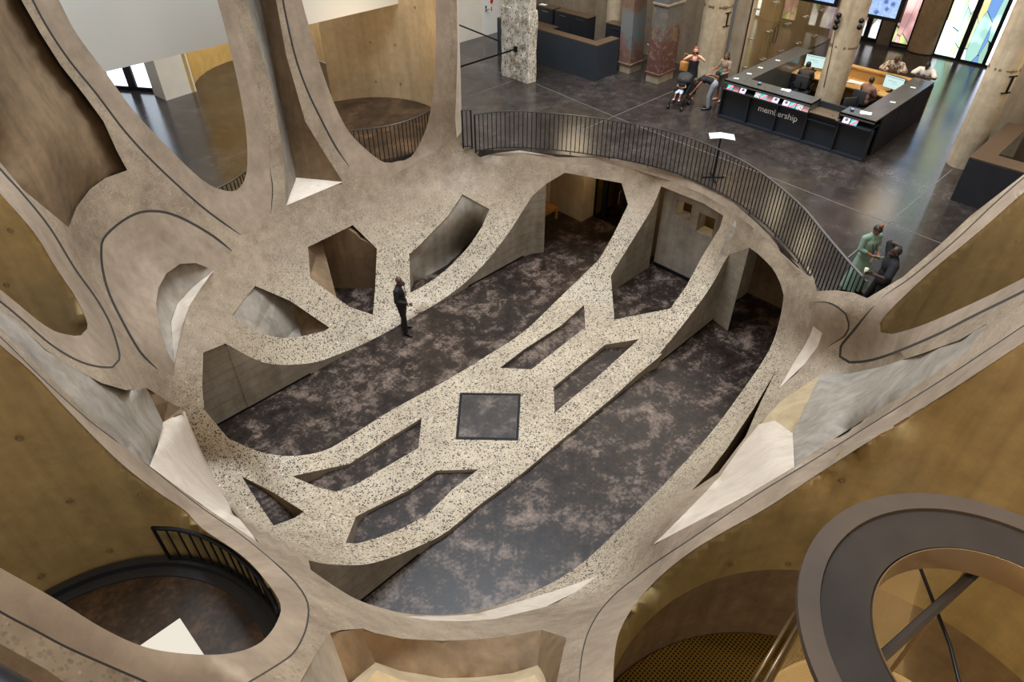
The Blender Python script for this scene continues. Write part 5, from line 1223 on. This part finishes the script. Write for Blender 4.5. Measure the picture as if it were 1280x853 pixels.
def stand(h, **kw):
    J = dict(pelvis=V_(0, 0, .97), spine=V_(0, -.01, 1.14), chest=V_(0, -.01, 1.33), neck=V_(0, -.015, 1.475), head=V_(0, .01, 1.64),
             shL=V_(-.185, -.01, 1.42), elL=V_(-.24, -.03, 1.14), wrL=V_(-.23, .05, .9), shR=V_(.185, -.01, 1.42), elR=V_(.24, -.03, 1.14), wrR=V_(.23, .05, .9),
             hiL=V_(-.1, 0, .92), knL=V_(-.105, .02, .5), anL=V_(-.11, -.03, .08), hiR=V_(.1, 0, .92), knR=V_(.105, .02, .5), anR=V_(.11, -.03, .08), toL=None, toR=None)
    for k, v in kw.items(): J[k] = V_(*v)
    for s in 'LR':
        if J['to' + s] is None: J['to' + s] = J['an' + s] + V_(-.03 if s == 'L' else .03, .17, -.045)
    k = h / 1.75
    return {a: b * k for a, b in J.items()}
def person(label, loc, rz, J, skin, look=(0, 1, 0), h=1.75, female=False, bare_legs=False, grip=None, group=None):
    """body as one mesh with head, face, hands with five fingers; clothes are added by the caller"""
    k = h / 1.75; o = thing('person', label, 'person', loc, rz, group)
    w = .9 if female else 1
    lk = Vector(look).normalized(); up = (J['head'] - J['neck']).normalized(); sd = lk.cross(up).normalized(); upn = sd.cross(lk); hd = J['head']
    bm = NB(); torso(bm, J, k, w)
    capsule(bm, J['neck'] - up * .02 * k, hd - upn * .05 * k - lk * .01 * k, .056 * k * w, .054 * k * w)
    B = Matrix((sd, lk, upn)).transposed()
    ellipsoid(bm, hd + upn * .028 * k - lk * .006 * k, B, .077 * k, .096 * k, .092 * k)
    ellipsoid(bm, hd - upn * .045 * k + lk * .022 * k, B, .06 * k, .07 * k, .068 * k)
    ellipsoid(bm, hd - upn * .088 * k + lk * .062 * k, B, .026 * k, .022 * k, .02 * k)
    ellipsoid(bm, hd - upn * .012 * k + lk * .094 * k, B, .014 * k, .022 * k, .026 * k)
    for s_ in (-1, 1): ellipsoid(bm, hd + sd * .079 * k * s_ - lk * .004 * k - upn * .005 * k, B, .012 * k, .02 * k, .034 * k)
    for s_ in 'LR':
        sh, el, wr = J['sh' + s_], J['el' + s_], J['wr' + s_]
        capsule(bm, sh, el, .056 * w * k, .041 * w * k); capsule(bm, el, wr, .043 * w * k, .027 * k)
        d = (wr - el).normalized(); gr = (grip or {}).get(s_)
        if gr: d = (d * .4 + (Vector(gr) - wr).normalized() * .6).normalized()
        pn = Vector((0, 1, 0)) - d * d.y; pn = pn.normalized() if pn.length > .2 else Vector((0, 0, -1)); ax = d.cross(pn).normalized()
        capsule(bm, wr, wr + d * .03 * k, .026 * k, .028 * k)
        ellipsoid(bm, wr + d * .06 * k, Matrix((ax, pn, d)).transposed(), .04 * k, .017 * k, .05 * k)
        for j, L in enumerate((.068, .078, .073, .056)):
            off = ax * (.03 - .02 * j) * k; a = wr + d * .095 * k + off; b = wr + d * (.095 + L * .5) * k + off * 1.15 + pn * .012 * k; c = wr + d * (.095 + L * .82) * k + off * 1.2 + pn * .04 * k
            capsule(bm, a, b, .0098 * k, .009 * k, 8); capsule(bm, b, c, .009 * k, .008 * k, 8)
        a = wr + d * .03 * k + ax * .025 * k; b = wr + d * .06 * k + ax * .055 * k + pn * .012 * k; c = wr + d * .09 * k + ax * .06 * k + pn * .035 * k
        capsule(bm, a, b, .014 * k, .011 * k, 8); capsule(bm, b, c, .011 * k, .009 * k, 8)
        hi, kn, an, to = (J[q + s_] for q in ('hi', 'kn', 'an', 'to'))
        capsule(bm, J['pelvis'].lerp(hi, .8), kn, .092 * k, .056 * k); capsule(bm, kn, kn.lerp(an, .35), .056 * k, .058 * k); capsule(bm, kn.lerp(an, .35), an, .058 * k, .037 * k)
        capsule(bm, an + Vector((0, 0, -.035)) * k, to, .036 * k, .03 * k)
    fused('body', bm, .0078 * max(k, .6), SK[skin], o, 2)
    bm = NB()
    for s_ in (-1, 1): ball(bm, hd + upn * .012 * k + sd * .032 * k * s_ + lk * .083 * k, .011 * k, u=8, v=6)
    bm_obj('eyes', bm, M['eye'], o, True)
    bm = NB(); c = hd - upn * .056 * k + lk * .089 * k; bmesh.ops.create_uvsphere(bm, u_segments=8, v_segments=6, radius=1, matrix=Matrix.Translation(c) @ Matrix((sd, lk, upn)).transposed().to_4x4() @ Matrix.Diagonal((.026 * k, .012 * k, .009 * k, 1))); bm_obj('mouth', bm, M['lip'], o, True)
    return o, dict(J=J, k=k, lk=lk, sd=sd, up=upn, hd=hd, w=w)
def lerp(g, a, b, t): return g['J'][a].lerp(g['J'][b], t)
def limb(bm, g, pts):
    for (p, r0), (q, r1) in zip(pts, pts[1:]): capsule(bm, p, q, r0 * g['k'], r1 * g['k'])
def top(o, g, mat, name='shirt', sleeve=.5, extra=.012, skirt=0.0):
    J, k, w = g['J'], g['k'], g['w']; bm = NB(); torso(bm, J, k, w, extra, lo=skirt > -1)
    if skirt > 0:
        xs = (J['shR'] - J['shL']).normalized(); ellipsoid(bm, J['pelvis'] - Vector((0, 0, .05 * k)), frame_(J['spine'] - J['pelvis'], xs), (.17 + extra) * k, (.128 + extra) * k, (.1 + skirt) * k)
    for s in 'LR':
        if sleeve <= 0: continue
        sh, el, wr = J['sh' + s], J['el' + s], J['wr' + s]
        if sleeve <= 1: limb(bm, g, [(sh, .058 * w + extra), (sh.lerp(el, sleeve), .05 * w + extra)])
        else: limb(bm, g, [(sh, .058 * w + extra), (el, .044 * w + extra), (el.lerp(wr, min(sleeve - 1, .94)), .03 + extra)])
    return fused(name, bm, .014 * max(k, .6), mat, o, 3)
def trousers(o, g, mat, name='trousers', length=.96, extra=.014):
    J, k, w = g['J'], g['k'], g['w']; bm = NB(); xs = (J['shR'] - J['shL']).normalized()
    ellipsoid(bm, J['pelvis'], frame_(J['spine'] - J['pelvis'], xs), (.165 + extra) * k, (.12 + extra) * k, (.13 + extra) * k)
    for s in 'LR':
        hi, kn, an = (J[q + s] for q in ('hi', 'kn', 'an')); p = J['pelvis'].lerp(hi, .8)
        limb(bm, g, [(p, .094 + extra), (kn, .06 + extra)] + ([(kn.lerp(an, length), .046 + extra)] if length > 0 else []))
    return fused(name, bm, .014 * max(k, .6), mat, o, 3)
def sleeves(o, g, mat, r, t):
    J = g['J']
    for s in 'LR':
        bm = NB(); limb(bm, g, [(J['sh' + s], r), (J['el' + s], r * .85), (J['el' + s].lerp(J['wr' + s], t), r * .75)]); fused('sleeve', bm, .014, mat, o, 3)
def shoes(o, g, mat, name='shoe'):
    for s in 'LR':
        a, t = g['J']['an' + s], g['J']['to' + s]; k = g['k']; d = t - a; d.z = 0; d.normalize(); heel = V_(a.x, a.y, a.z - .035 * k) - d * .03 * k; toe = Vector(t) + d * .035 * k
        bm = NB(); capsule(bm, heel, heel.lerp(toe, .5), .043 * k, .047 * k); capsule(bm, heel.lerp(toe, .5), toe, .047 * k, .036 * k); fused(name, bm, .012 * max(k, .5), mat, o, 2)
def hair_cap(o, g, mat, length=0, bun=None, name='hair', thick=.012):
    """cap over the skull, with falling lengths behind"""
    k, lk, sd, up, hd = g['k'], g['lk'], g['sd'], g['up'], g['hd']; B = Matrix((sd, lk, up)).transposed()
    bm = NB(); bmesh.ops.create_uvsphere(bm, u_segments=24, v_segments=16, radius=1)
    thick = max(thick, .02) if length else thick
    dele = [v for v in bm.verts if (v.co.y > .42 and v.co.z < .42) or (v.co.y > .1 and v.co.z < -.05) or v.co.z < -.7]
    bmesh.ops.delete(bm, geom=dele, context='VERTS')
    for v in bm.verts: v.co = hd + B @ (Vector((v.co.x * (.077 + thick), v.co.y * (.096 + thick) - .006, v.co.z * (.092 + thick) + .028)) * k)
    if length:
        dn = Vector((0, 0, -1))
        for s_ in (-1.15, -.5, .5, 1.15):
            p0 = hd + B @ (Vector((.06 * s_, -.06 + .03 * abs(s_), .02)) * k); p1 = hd + B @ (Vector((.072 * s_, -.075 + .045 * abs(s_), -.06)) * k)
            tube(bm, [p0, p1, p1 + dn * length * .55 * k, p1 + dn * length * k], [.03 * k, .036 * k, .032 * k, .014 * k], 8)
    h = bm_obj(name, bm, mat, o, True)
    if bun:
        b = NB(); ball(b, hd + B @ (Vector((0, -.045, .145)) * k), .05 * k); bm_obj('bun', b, bun, h, True)
    return h
def cloth_mat(name, c, rough=.8, n=.12, sc=8): return plain(name, c, rough, 0, .3, n, sc)
K_ = dict(black=cloth_mat('black_cloth', (.012, .012, .014)), suit=cloth_mat('black_suit_cloth', (.014, .014, .016), .7), white=cloth_mat('white_cotton', srgb(222, 216, 206)), green=cloth_mat('sage_green_cloth', srgb(124, 148, 132)), grey=cloth_mat('light_grey_denim', srgb(128, 132, 140)), taupe=cloth_mat('taupe_cloth', srgb(142, 122, 104)), dgrey=cloth_mat('dark_grey_cloth', srgb(70, 66, 62)), char=cloth_mat('charcoal_cloth', srgb(66, 58, 54)), mauve=cloth_mat('mauve_brown_cloth', srgb(126, 96, 84)))
face = lambda deg: math.radians(deg) - PI / 2
# ---- the attendant in the basement
J = stand(1.82, wrL=(-.1, -.16, .98), elL=(-.27, -.12, 1.15), elR=(.26, .0, 1.15), wrR=(.1, .2, 1.02), anR=(.14, .1, .08), anL=(-.12, -.1, .08), knR=(.13, .09, .5), knL=(-.11, -.03, .5), toR=(.2, .25, .035))
o, g = person('bald man in a black suit standing on the dark basement floor', (8.5, 12.8, 0), face(-62), J, 'dark', (.25, .95, .15), 1.82)
trousers(o, g, K_['suit']); top(o, g, K_['suit'], 'jacket', 1.9, .02, .06); shoes(o, g, M['shoeb'])
bm = NB(); tube(bm, [(0, .085, 1.535), (0, .135, 1.42), (0, .158, 1.3)], [.035, .032, .012], 8); bm_obj('shirt_front', bm, K_['white'], o); bm = NB(); tube(bm, [(0, .125, 1.5), (0, .168, 1.4), (0, .172, 1.25)], [.014, .016, .01], 6); bm_obj('tie', bm, K_['black'], o)
bm = NB(); box(bm, .05, .13, .26, .275, 1.02, 1.13, .004); b = bm_obj('id_card', bm, K_['white'], o)
# ---- woman in a green dress
J = stand(1.68, elL=(-.24, .02, 1.17), wrL=(-.06, .25, 1.12), elR=(.24, .02, 1.17), wrR=(.07, .25, 1.1), head=(0, .05, 1.62), neck=(0, .0, 1.475))
P_ = pz(1067, 360, GZ); gl_ = (14.15, 3.42, GZ)
o, g = person('woman in a long sage green dress with a hair bun looking at her phone', gl_, face(-118), J, 'mid', (.05, .72, -.7), 1.68, True, grip={'L': (0, .33, 1.1), 'R': (0, .33, 1.1)})
bm = NB(); k = g['k']; n = 40; prof = [(.075, 1.43), (.17, 1.36), (.175, 1.25), (.15, 1.1), (.17, .95), (.2, .8), (.235, .5), (.27, .25), (.29, .12)]
rings = []
for r, z in prof:
    t = max(0, (1.0 - z)) ; rings.append([bm.verts.new((math.cos(2 * PI * i / n) * r * (1.08) * k * (1 + .1 * t * math.sin(i * 2 * PI / 5)), math.sin(2 * PI * i / n) * r * .82 * k * (1 + .1 * t * math.sin(i * 2 * PI / 5 + 1)), z * k)) for i in range(n)])
for A, B in zip(rings, rings[1:]):
    for i in range(n): bm.faces.new((A[i], A[(i + 1) % n], B[(i + 1) % n], B[i]))
bm_obj('dress', bm, K_['green'], o, True)
top(o, g, K_['green'], 'bodice', 1.45, .02)
bm = NB(); tube(bm, [(-.06, .03, 1.4), (-.05, .14, 1.25), (0, .18, 1.0), (.05, .14, 1.25), (.06, .03, 1.4)], .008, 6); b = bm_obj('lanyard', bm, K_['black'], o, True); bm = NB(); box(bm, -.04, .04, .19, .2, .86, .96, .004); bm_obj('badge', bm, K_['white'], b)
hair_cap(o, g, HAIR['black'], 0, HAIR['brown']); shoes(o, g, cloth_mat('white_sneaker', srgb(190, 176, 160)))
def held(name, label, cat, loc, rot, size, mat, part):
    t = thing(name, label, cat, loc); t.rotation_euler = rot; bm = NB(); box(bm, -size[0] / 2, size[0] / 2, -size[1] / 2, size[1] / 2, -size[2] / 2, size[2] / 2, .004); bm_obj('casing', bm, mat, t); bm = NB(); box(bm, -size[0] * .42, size[0] * .42, -size[1] * .44, size[1] * .44, size[2] / 2, size[2] / 2 + .001); bm_obj('screen', bm, part, t); return t
def world(loc, rz, p): c, s = math.cos(rz), math.sin(rz); return (loc[0] + c * p[0] - s * p[1], loc[1] + s * p[0] + c * p[1], loc[2] + p[2])
held('mobile_phone', 'pale green phone held by the woman in the green dress', 'phone', world(gl_, face(-118), (0, .345, 1.1)), (.35, 0, face(-118)), (.085, .16, .014), plain('pale_green_case', srgb(170, 190, 160), .5), M['black'])
# ---- man in black leaning at the rail
J = stand(1.78, head=(-.02, -.01, 1.6), neck=(0, -.03, 1.45), chest=(0, -.02, 1.3), spine=(0, -.01, 1.12), shL=(-.21, -.0, 1.39), shR=(.21, -.04, 1.4), elL=(-.38, .12, 1.2), wrL=(-.3, .36, 1.24), elR=(.36, -.03, 1.6), wrR=(.15, -.1, 1.66), anR=(.16, .1, .08), knR=(.13, .1, .5))
ml_ = (13.42, 2.76, GZ)
o, g = person('man in a black shirt beside the balustrade with one hand behind his head', ml_, face(128), J, 'deep', (-.1, .85, .25), 1.78, grip={'R': (.0, -.11, 1.68), 'L': (-.24, .5, 1.26)})
top(o, g, K_['black'], 'shirt', .85, .035); trousers(o, g, K_['black']); shoes(o, g, M['shoeb']); hair_cap(o, g, HAIR['black'], 0, None, 'hair', .005)
cup = thing('paper_cup', 'pale cup held up by the man in the black shirt', 'cup', world(ml_, face(128), (-.24, .5, 1.24))); bm = NB(); lathe(bm, [(0, 0), (.03, 0), (.04, .1), (.036, .1), (.027, .01), (0, .01)], 16); bm_obj('wall', bm, K_['white'], cup, True); bm = NB(); lathe(bm, [(.042, .098), (.042, .112), (.0, .115)], 16); bm_obj('lid', bm, plain('pale_lid', srgb(190, 200, 180), .5), cup, True)
# ---- woman taking a photograph
J = stand(1.72, elL=(-.34, .12, 1.36), wrL=(-.06, .26, 1.56), elR=(.34, .1, 1.34), wrR=(.07, .26, 1.54), shL=(-.185, .0, 1.43), shR=(.185, .0, 1.43))
wl_ = (21.45, 12.62, GZ)
o, g = person('woman in a long black dress raising a phone to her face', wl_, face(-150), J, 'fair', (0, 1, .15), 1.72, True, grip={'L': (0, .3, 1.62), 'R': (0, .3, 1.62)})
bm = NB(); prof = [(.13, 1.3), (.165, 1.26), (.15, 1.1), (.17, .95), (.18, .8), (.2, .5), (.22, .16)]; rings = [[bm.verts.new((math.cos(2 * PI * i / n) * r * 1.05 * (1 + .05 * max(0, 1 - z) * math.sin(i * 2 * PI / 5)), math.sin(2 * PI * i / n) * r * .85, z)) for i in range(n)] for r, z in prof]
for A, B in zip(rings, rings[1:]):
    for i in range(n): bm.faces.new((A[i], A[(i + 1) % n], B[(i + 1) % n], B[i]))
bm_obj('dress', bm, K_['black'], o, True)
for s in (-1, 1): bm = NB(); tube(bm, [(.08 * s, .12, 1.28), (.1 * s, .06, 1.44), (.08 * s, -.1, 1.3)], .012, 6); bm_obj('strap', bm, K_['black'], o, True)
hair_cap(o, g, HAIR['brown'], .25); shoes(o, g, cloth_mat('tan_sandal', srgb(150, 100, 70)), 'sandal')
held('mobile_phone', 'dark phone raised by the woman in the long black dress', 'phone', world(wl_, face(-150), (0, .34, 1.62)), (PI / 2 - .1, 0, face(-150)), (.16, .085, .014), M['black'], M['black'])
bag = thing('tote_bag', 'tan tote bag hanging at the back of the woman in black', 'bag', world(wl_, face(-150), (.3, -.12, .85))); M['tanl'] = plain('tan_leather', srgb(176, 122, 62), .5); bm = NB(); box(bm, -.07, .07, -.17, .17, 0, .34, .04); bm_obj('pouch', bm, M['tanl'], bag, True); bm = NB(); tube(bm, [(0, -.12, .33), (0, -.06, .6), (0, .06, .6), (0, .12, .33)], .012, 6); bm_obj('strap', bm, M['tanl'], bag, True)
# ---- woman with a shoulder bag
J = stand(1.62, elL=(-.25, .05, 1.12), wrL=(-.05, .24, 1.02), elR=(.27, .06, 1.15), wrR=(.2, .32, 1.2))
bl_ = (21.98, 11.72, GZ)
o, g = person('woman in a taupe top and grey skirt holding a teal bag beside the desk', bl_, face(172), J, 'mid', (-.1, .95, 0), 1.62, True)
top(o, g, K_['taupe'], 'shirt', .6, .014); 
bm = NB(); rings = [[bm.verts.new((math.cos(2 * PI * i / n) * r * 1.1 * g['k'], math.sin(2 * PI * i / n) * r * .85 * g['k'], z * g['k'])) for i in range(n)] for r, z in ((.15, 1.04), (.175, .95), (.185, .75), (.19, .56))]
for A, B in zip(rings, rings[1:]):
    for i in range(n): bm.faces.new((A[i], A[(i + 1) % n], B[(i + 1) % n], B[i]))
bm_obj('skirt', bm, K_['dgrey'], o, True); hair_cap(o, g, HAIR['dark'], .28); shoes(o, g, cloth_mat('pink_sandal', srgb(190, 130, 104)), 'sandal')
bag = thing('shoulder_bag', 'teal and black bag held against the taupe top', 'bag', world(bl_, face(172), (-.02, .3, .88))); bm = NB(); box(bm, -.14, .02, -.05, .05, 0, .2, .02); bm_obj('pouch', bm, M['seatf'], bag, True); bm = NB(); box(bm, .02, .14, -.05, .05, .0, .2, .02); bm_obj('flap', bm, plain('teal_leather', srgb(24, 110, 110), .5), bag, True); bm = NB(); tube(bm, [(-.1, 0, .2), (-.2, -.3, .45), (-.1, -.35, .5)], .01, 6); bm_obj('strap', bm, M['seatf'], bag, True)
# ---- woman bending over the pushchair
J = stand(1.66, pelvis=(0, -.12, .9), spine=(0, .03, 1.0), chest=(0, .22, 1.03), neck=(0, .36, 1.02), head=(0, .5, .93), shL=(-.17, .26, 1.06), shR=(.17, .26, 1.06), elL=(-.2, .42, .82), wrL=(-.14, .55, .6), elR=(.36, .08, 1.1), wrR=(.52, -.14, 1.0), hiL=(-.1, -.12, .86), hiR=(.1, -.12, .86), knL=(-.11, -.02, .48), knR=(.11, -.06, .48), anL=(-.11, -.06, .08), anR=(.12, -.12, .08))
o, g = person('woman in black top and pale grey trousers bending over the pushchair', (21.0, 11.6, GZ), face(118), J, 'mid', (0, .55, -.8), 1.66, True)
top(o, g, K_['black'], 'vest', 0, .02); trousers(o, g, K_['grey'], 'trousers', .9, .024); hair_cap(o, g, HAIR['dark'], .26); shoes(o, g, M['shoeb'], 'sandal')
# ---- pushchair and child
sl_ = (20.55, 12.42, GZ); sr = face(-165)
o = thing('pushchair', 'black pushchair with its hood up holding a small child', 'pushchair', sl_, sr)
for i, (x, y, r) in enumerate(((-.24, .38, .075), (.24, .38, .075), (-.26, -.32, .09), (.26, -.32, .09))):
    bm = NB()
    for dx in (-.02, .02): tube(bm, [(x + dx, y + r * math.cos(a), r + r * math.sin(a)) for a in np.arange(0, 2 * PI, PI / 10)], .014, 6, True)
    w_ = bm_obj('wheel', bm, M['black'], o, True); bm = NB(); cyl(bm, (x - .015, y, r), (x + .015, y, r), r * .5, None, 12); bm_obj('hub', bm, M['whitep'], w_)
bm = NB()
for s in (-.24, .24): tube(bm, [(s, .38, .09), (s * .95, .12, .42), (s * .95, -.25, .8), (s * .95, -.42, 1.02)], .014, 6); tube(bm, [(s, -.32, .09), (s * .95, -.05, .5), (s * .95, .05, .55)], .013, 6)
tube(bm, [(-.228, -.42, 1.02), (.228, -.42, 1.02)], .016, 6); tube(bm, [(-.24, .38, .2), (.24, .38, .2)], .012, 6); bm_obj('frame', bm, M['black'], o, True)
bm = NB(); box(bm, -.2, .2, -.12, .22, .36, .42, .02); vs = [(-.2, -.12, .4), (.2, -.12, .4), (.2, -.34, .88), (-.2, -.34, .88)]; A = [bm.verts.new(v) for v in vs]; B = [bm.verts.new((v[0], v[1] - .04, v[2])) for v in vs]
for i in range(4): bm.faces.new((A[i], A[(i + 1) % 4], B[(i + 1) % 4], B[i]))
bm.faces.new(A[::-1]); bm.faces.new(B); bm_obj('seat', bm, K_['black'], o)
bm = NB(); rows = []
for a in np.linspace(.0, 1.75, 8): rows.append([bm.verts.new((math.sin(t) * .24, -.36 + math.sin(a) * .34 * (.6 + .4 * math.cos(t)), .84 + math.cos(a) * .2 * (.55 + .45 * math.cos(t)) + .0)) for t in np.linspace(-PI / 2, PI / 2, 11)])
for A, B in zip(rows, rows[1:]):
    for i in range(10): bm.faces.new((A[i], A[i + 1], B[i + 1], B[i]))
bm_obj('hood', bm, M['seatf'], o, True)
bm = NB(); box(bm, -.16, .16, .3, .36, .17, .2, .01); bm_obj('footrest', bm, M['black'], o)
kz = .55
def child():
    J = dict(pelvis=V_(0, 0, .08), spine=V_(0, -.04, .17), chest=V_(0, -.08, .27), neck=V_(0, -.1, .35), head=V_(0, -.08, .46), shL=V_(-.1, -.08, .31), shR=V_(.1, -.08, .31), elL=V_(-.15, .0, .22), elR=V_(.15, .0, .22), wrL=V_(-.06, .1, .22), wrR=V_(.06, .1, .24),
             hiL=V_(-.055, .02, .06), hiR=V_(.055, .02, .06), knL=V_(-.08, .22, .07), knR=V_(.08, .22, .07), anL=V_(-.09, .33, -.1), anR=V_(.09, .32, -.1), toL=V_(-.1, .4, -.11), toR=V_(.1, .39, -.11))
    return J
J = child(); cl_ = (sl_[0], sl_[1], GZ + .44)
o, g = person('small child with pink shoes sitting in the pushchair', cl_, sr, J, 'mid', (0, .9, -.1), .98)
top(o, g, K_['black'], 'vest', .3, .02); trousers(o, g, cloth_mat('pale_blue_shorts', srgb(180, 190, 214)), 'shorts', 0, .02); shoes(o, g, cloth_mat('pink_shoes', srgb(236, 170, 200))); hair_cap(o, g, HAIR['black'], 0, None, 'hair', .004)
# ---- two receptionists seated with their backs to us
def seated(label, u, v, rz, skin, shirt, hairm):
    J = stand(1.72, pelvis=(0, -.05, .6), spine=(0, -.04, .76), chest=(0, .0, .95), neck=(0, .03, 1.09), head=(0, .07, 1.25), shL=(-.19, .02, 1.04), shR=(.19, .02, 1.04), elL=(-.25, .12, .8), elR=(.25, .12, .8), wrL=(-.14, .33, .86), wrR=(.14, .33, .86), hiL=(-.1, -.02, .58), hiR=(.1, -.02, .58), knL=(-.12, .4, .58), knR=(.12, .4, .58), anL=(-.12, .36, .12), anR=(.12, .36, .12))
    o, g = person(label, (u, v, GZ), rz, J, skin, (0, 1, -.1), 1.72)
    top(o, g, shirt, 'shirt', .7, .024); trousers(o, g, K_['black']); shoes(o, g, M['shoeb']); hair_cap(o, g, hairm, 0, None, 'hair', .008)
seated('receptionist in a charcoal shirt seated at the left monitor, back turned', 23.85, 9.68, face(12), 'mid', K_['char'], HAIR['black'])
seated('receptionist in a mauve brown shirt seated at the right monitor, back turned', 23.85, 7.55, face(-14), 'mid', K_['mauve'], HAIR['black'])
# ---- two visitors leaning on the far counter
def leaner(label, u, v, rz, skin, shirt, sleeve, bald=False):
    J = stand(1.78, pelvis=(0, -.16, .95), spine=(0, -.1, 1.1), chest=(0, .0, 1.25), neck=(0, .07, 1.36), head=(0, .13, 1.5), shL=(-.21, .02, 1.32), shR=(.21, .02, 1.32), elL=(-.36, .2, 1.19), elR=(.36, .2, 1.19), wrL=(-.1, .3, 1.19), wrR=(.12, .32, 1.2), hiL=(-.1, -.16, .9), hiR=(.1, -.16, .9), knL=(-.11, -.1, .48), knR=(.11, -.12, .48), anL=(-.12, -.2, .08), anR=(.12, -.22, .08))
    o, g = person(label, (u, v, GZ), rz, J, skin, (0, .85, -.35), 1.78)
    top(o, g, shirt, 'shirt', sleeve, .035); trousers(o, g, K_['dgrey']); shoes(o, g, M['shoeb'])
    if not bald: hair_cap(o, g, HAIR['black'], 0, None, 'hair', .003)
    return o, g
def check_mat():
    s = NT('checked_shirt'); g = s.N('TexChecker'); g.inputs['Scale'].default_value = 14; s.L(s.co.outputs['Object'], g.inputs[0]); g.inputs[1].default_value = c4(srgb(190, 172, 150)); g.inputs[2].default_value = c4(srgb(112, 100, 92)); s.L(g.outputs[0], s.b.inputs['Base Color']); s.b.inputs['Roughness'].default_value = .8; return s.m
leaner('bearded man in a checked shirt leaning on the far side of the desk', 25.75, 7.55, face(-165), 'dark', check_mat(), 1.7, True)
o, g = leaner('man in a white T-shirt leaning on the far right desk corner', 25.8, 6.55, face(-178), 'deep', K_['white'], .75)
bm = NB(); 
for x, y in ((-.05, .0), (.0, .02), (.04, .0)): box(bm, x - .02, x + .02, .15, .19, 1.2 + y, 1.24 + y)
bm_obj('shirt_print', bm, plain('navy_print', srgb(60, 60, 110), .7), o)
# ================================================================== LIGHT AND CAMERA
def area(name, loc, size, power, col=(1, 1, 1), rot=(0, 0, 0), size_y=None):
    l = D.lights.new(name, 'AREA'); l.energy = power; l.color = col; l.size = size
    if size_y: l.shape = 'RECTANGLE'; l.size_y = size_y
    o = D.objects.new(name, l); o.location = loc; o.rotation_euler = rot; C.objects.link(o); return o
def point(name, loc, power, col=(1, 1, 1), r=.15):
    l = D.lights.new(name, 'POINT'); l.energy = power; l.color = col; l.shadow_soft_size = r
    o = D.objects.new(name, l); o.location = loc; C.objects.link(o); return o
w = D.worlds.new('world'); bpy.context.scene.world = w; w.use_nodes = True
w.node_tree.nodes['Background'].inputs[0].default_value = (1.0, .94, .86, 1); w.node_tree.nodes['Background'].inputs[1].default_value = .36
WARM = (1.0, .74, .42)
area('skylight', (10.5, 12.5, 27), 12, 8600, (.82, .91, 1.0))
for nm, p, e in (('lamp_tube_far', (12.4, 17.6, 6.2), 110), ('lamp_tube_left', (-1.6, 11.2, 11.5), 260), ('lamp_tube_near', (-1.9, 6.3, 11), 300), ('lamp_lift', (4.4, -2.2, 10.5), 420), ('lamp_tube_right', (11.2, -1.8, 11), 260), ('lamp_lift_low', (6.0, -2.4, 2.6), 60), ('fill_cab', (4.4, -1.2, 6.2), 28), ('lamp_steps', tuple(E(565, 903, .5)), 22)):  # the one in the cab is an added fill to lighten the lift interior
    point(nm, p, e, WARM, .3)
point('fill_corner', (1.2, 1.2, 15.5), 800, (1, .8, .6), .5)  # added unseen fill above the camera, brightens the near surfaces
for nm, p, e in (('lamp_lobby', (16.4, 12.6, 2.7), 45), ('lamp_beyond', (17.5, 8.4, 2.7), 25), ('lamp_tunnel', (16.6, 4.8, 1.2), 6)):
    point(nm, p, e, WARM, .1)
area('hall_fill', (22, 10, 12.3), 9, 1700, (1, .92, .82), (0, 0, 0), 16)  # unseen area fill under the ceiling, added to raise the hall's ambient
for nm, p, e in (('desk_light', (24.6, 8.6, 9), 150), ('counter_light', (23.2, 19.2, 8), 90), ('pier_fill', (29.8, 7.4, 9), 80), ('side_fill', (27.5, 10.6, 9.5), 110), ('store_light', (23, 1.8, 7), 120), ('lounge_light', (12, 24.8, 7), 330), ('lounge_light_b', (8.6, 24, 9), 60)):  # pier and side ones are unseen fills added to brighten piers and glazed wall
    point(nm, p, e, (1, .8, .52), .7)
cam = D.cameras.new('camera'); cam.sensor_width = 36; cam.sensor_fit = 'HORIZONTAL'; cam.lens = FPX / 1280 * 36; cam.clip_start = .05; cam.clip_end = 200
co = D.objects.new('camera', cam); C.objects.link(co); co.location = CAM; co.rotation_euler = (PI / 2 - PITCH, 0, -PI / 4)
sc = bpy.context.scene; sc.camera = co
sc.view_settings.view_transform = 'Standard'; sc.view_settings.look = 'None'; sc.view_settings.exposure = 0; sc.view_settings.gamma = 1
try: sc.view_settings.use_curve_mapping = False
except Exception: pass
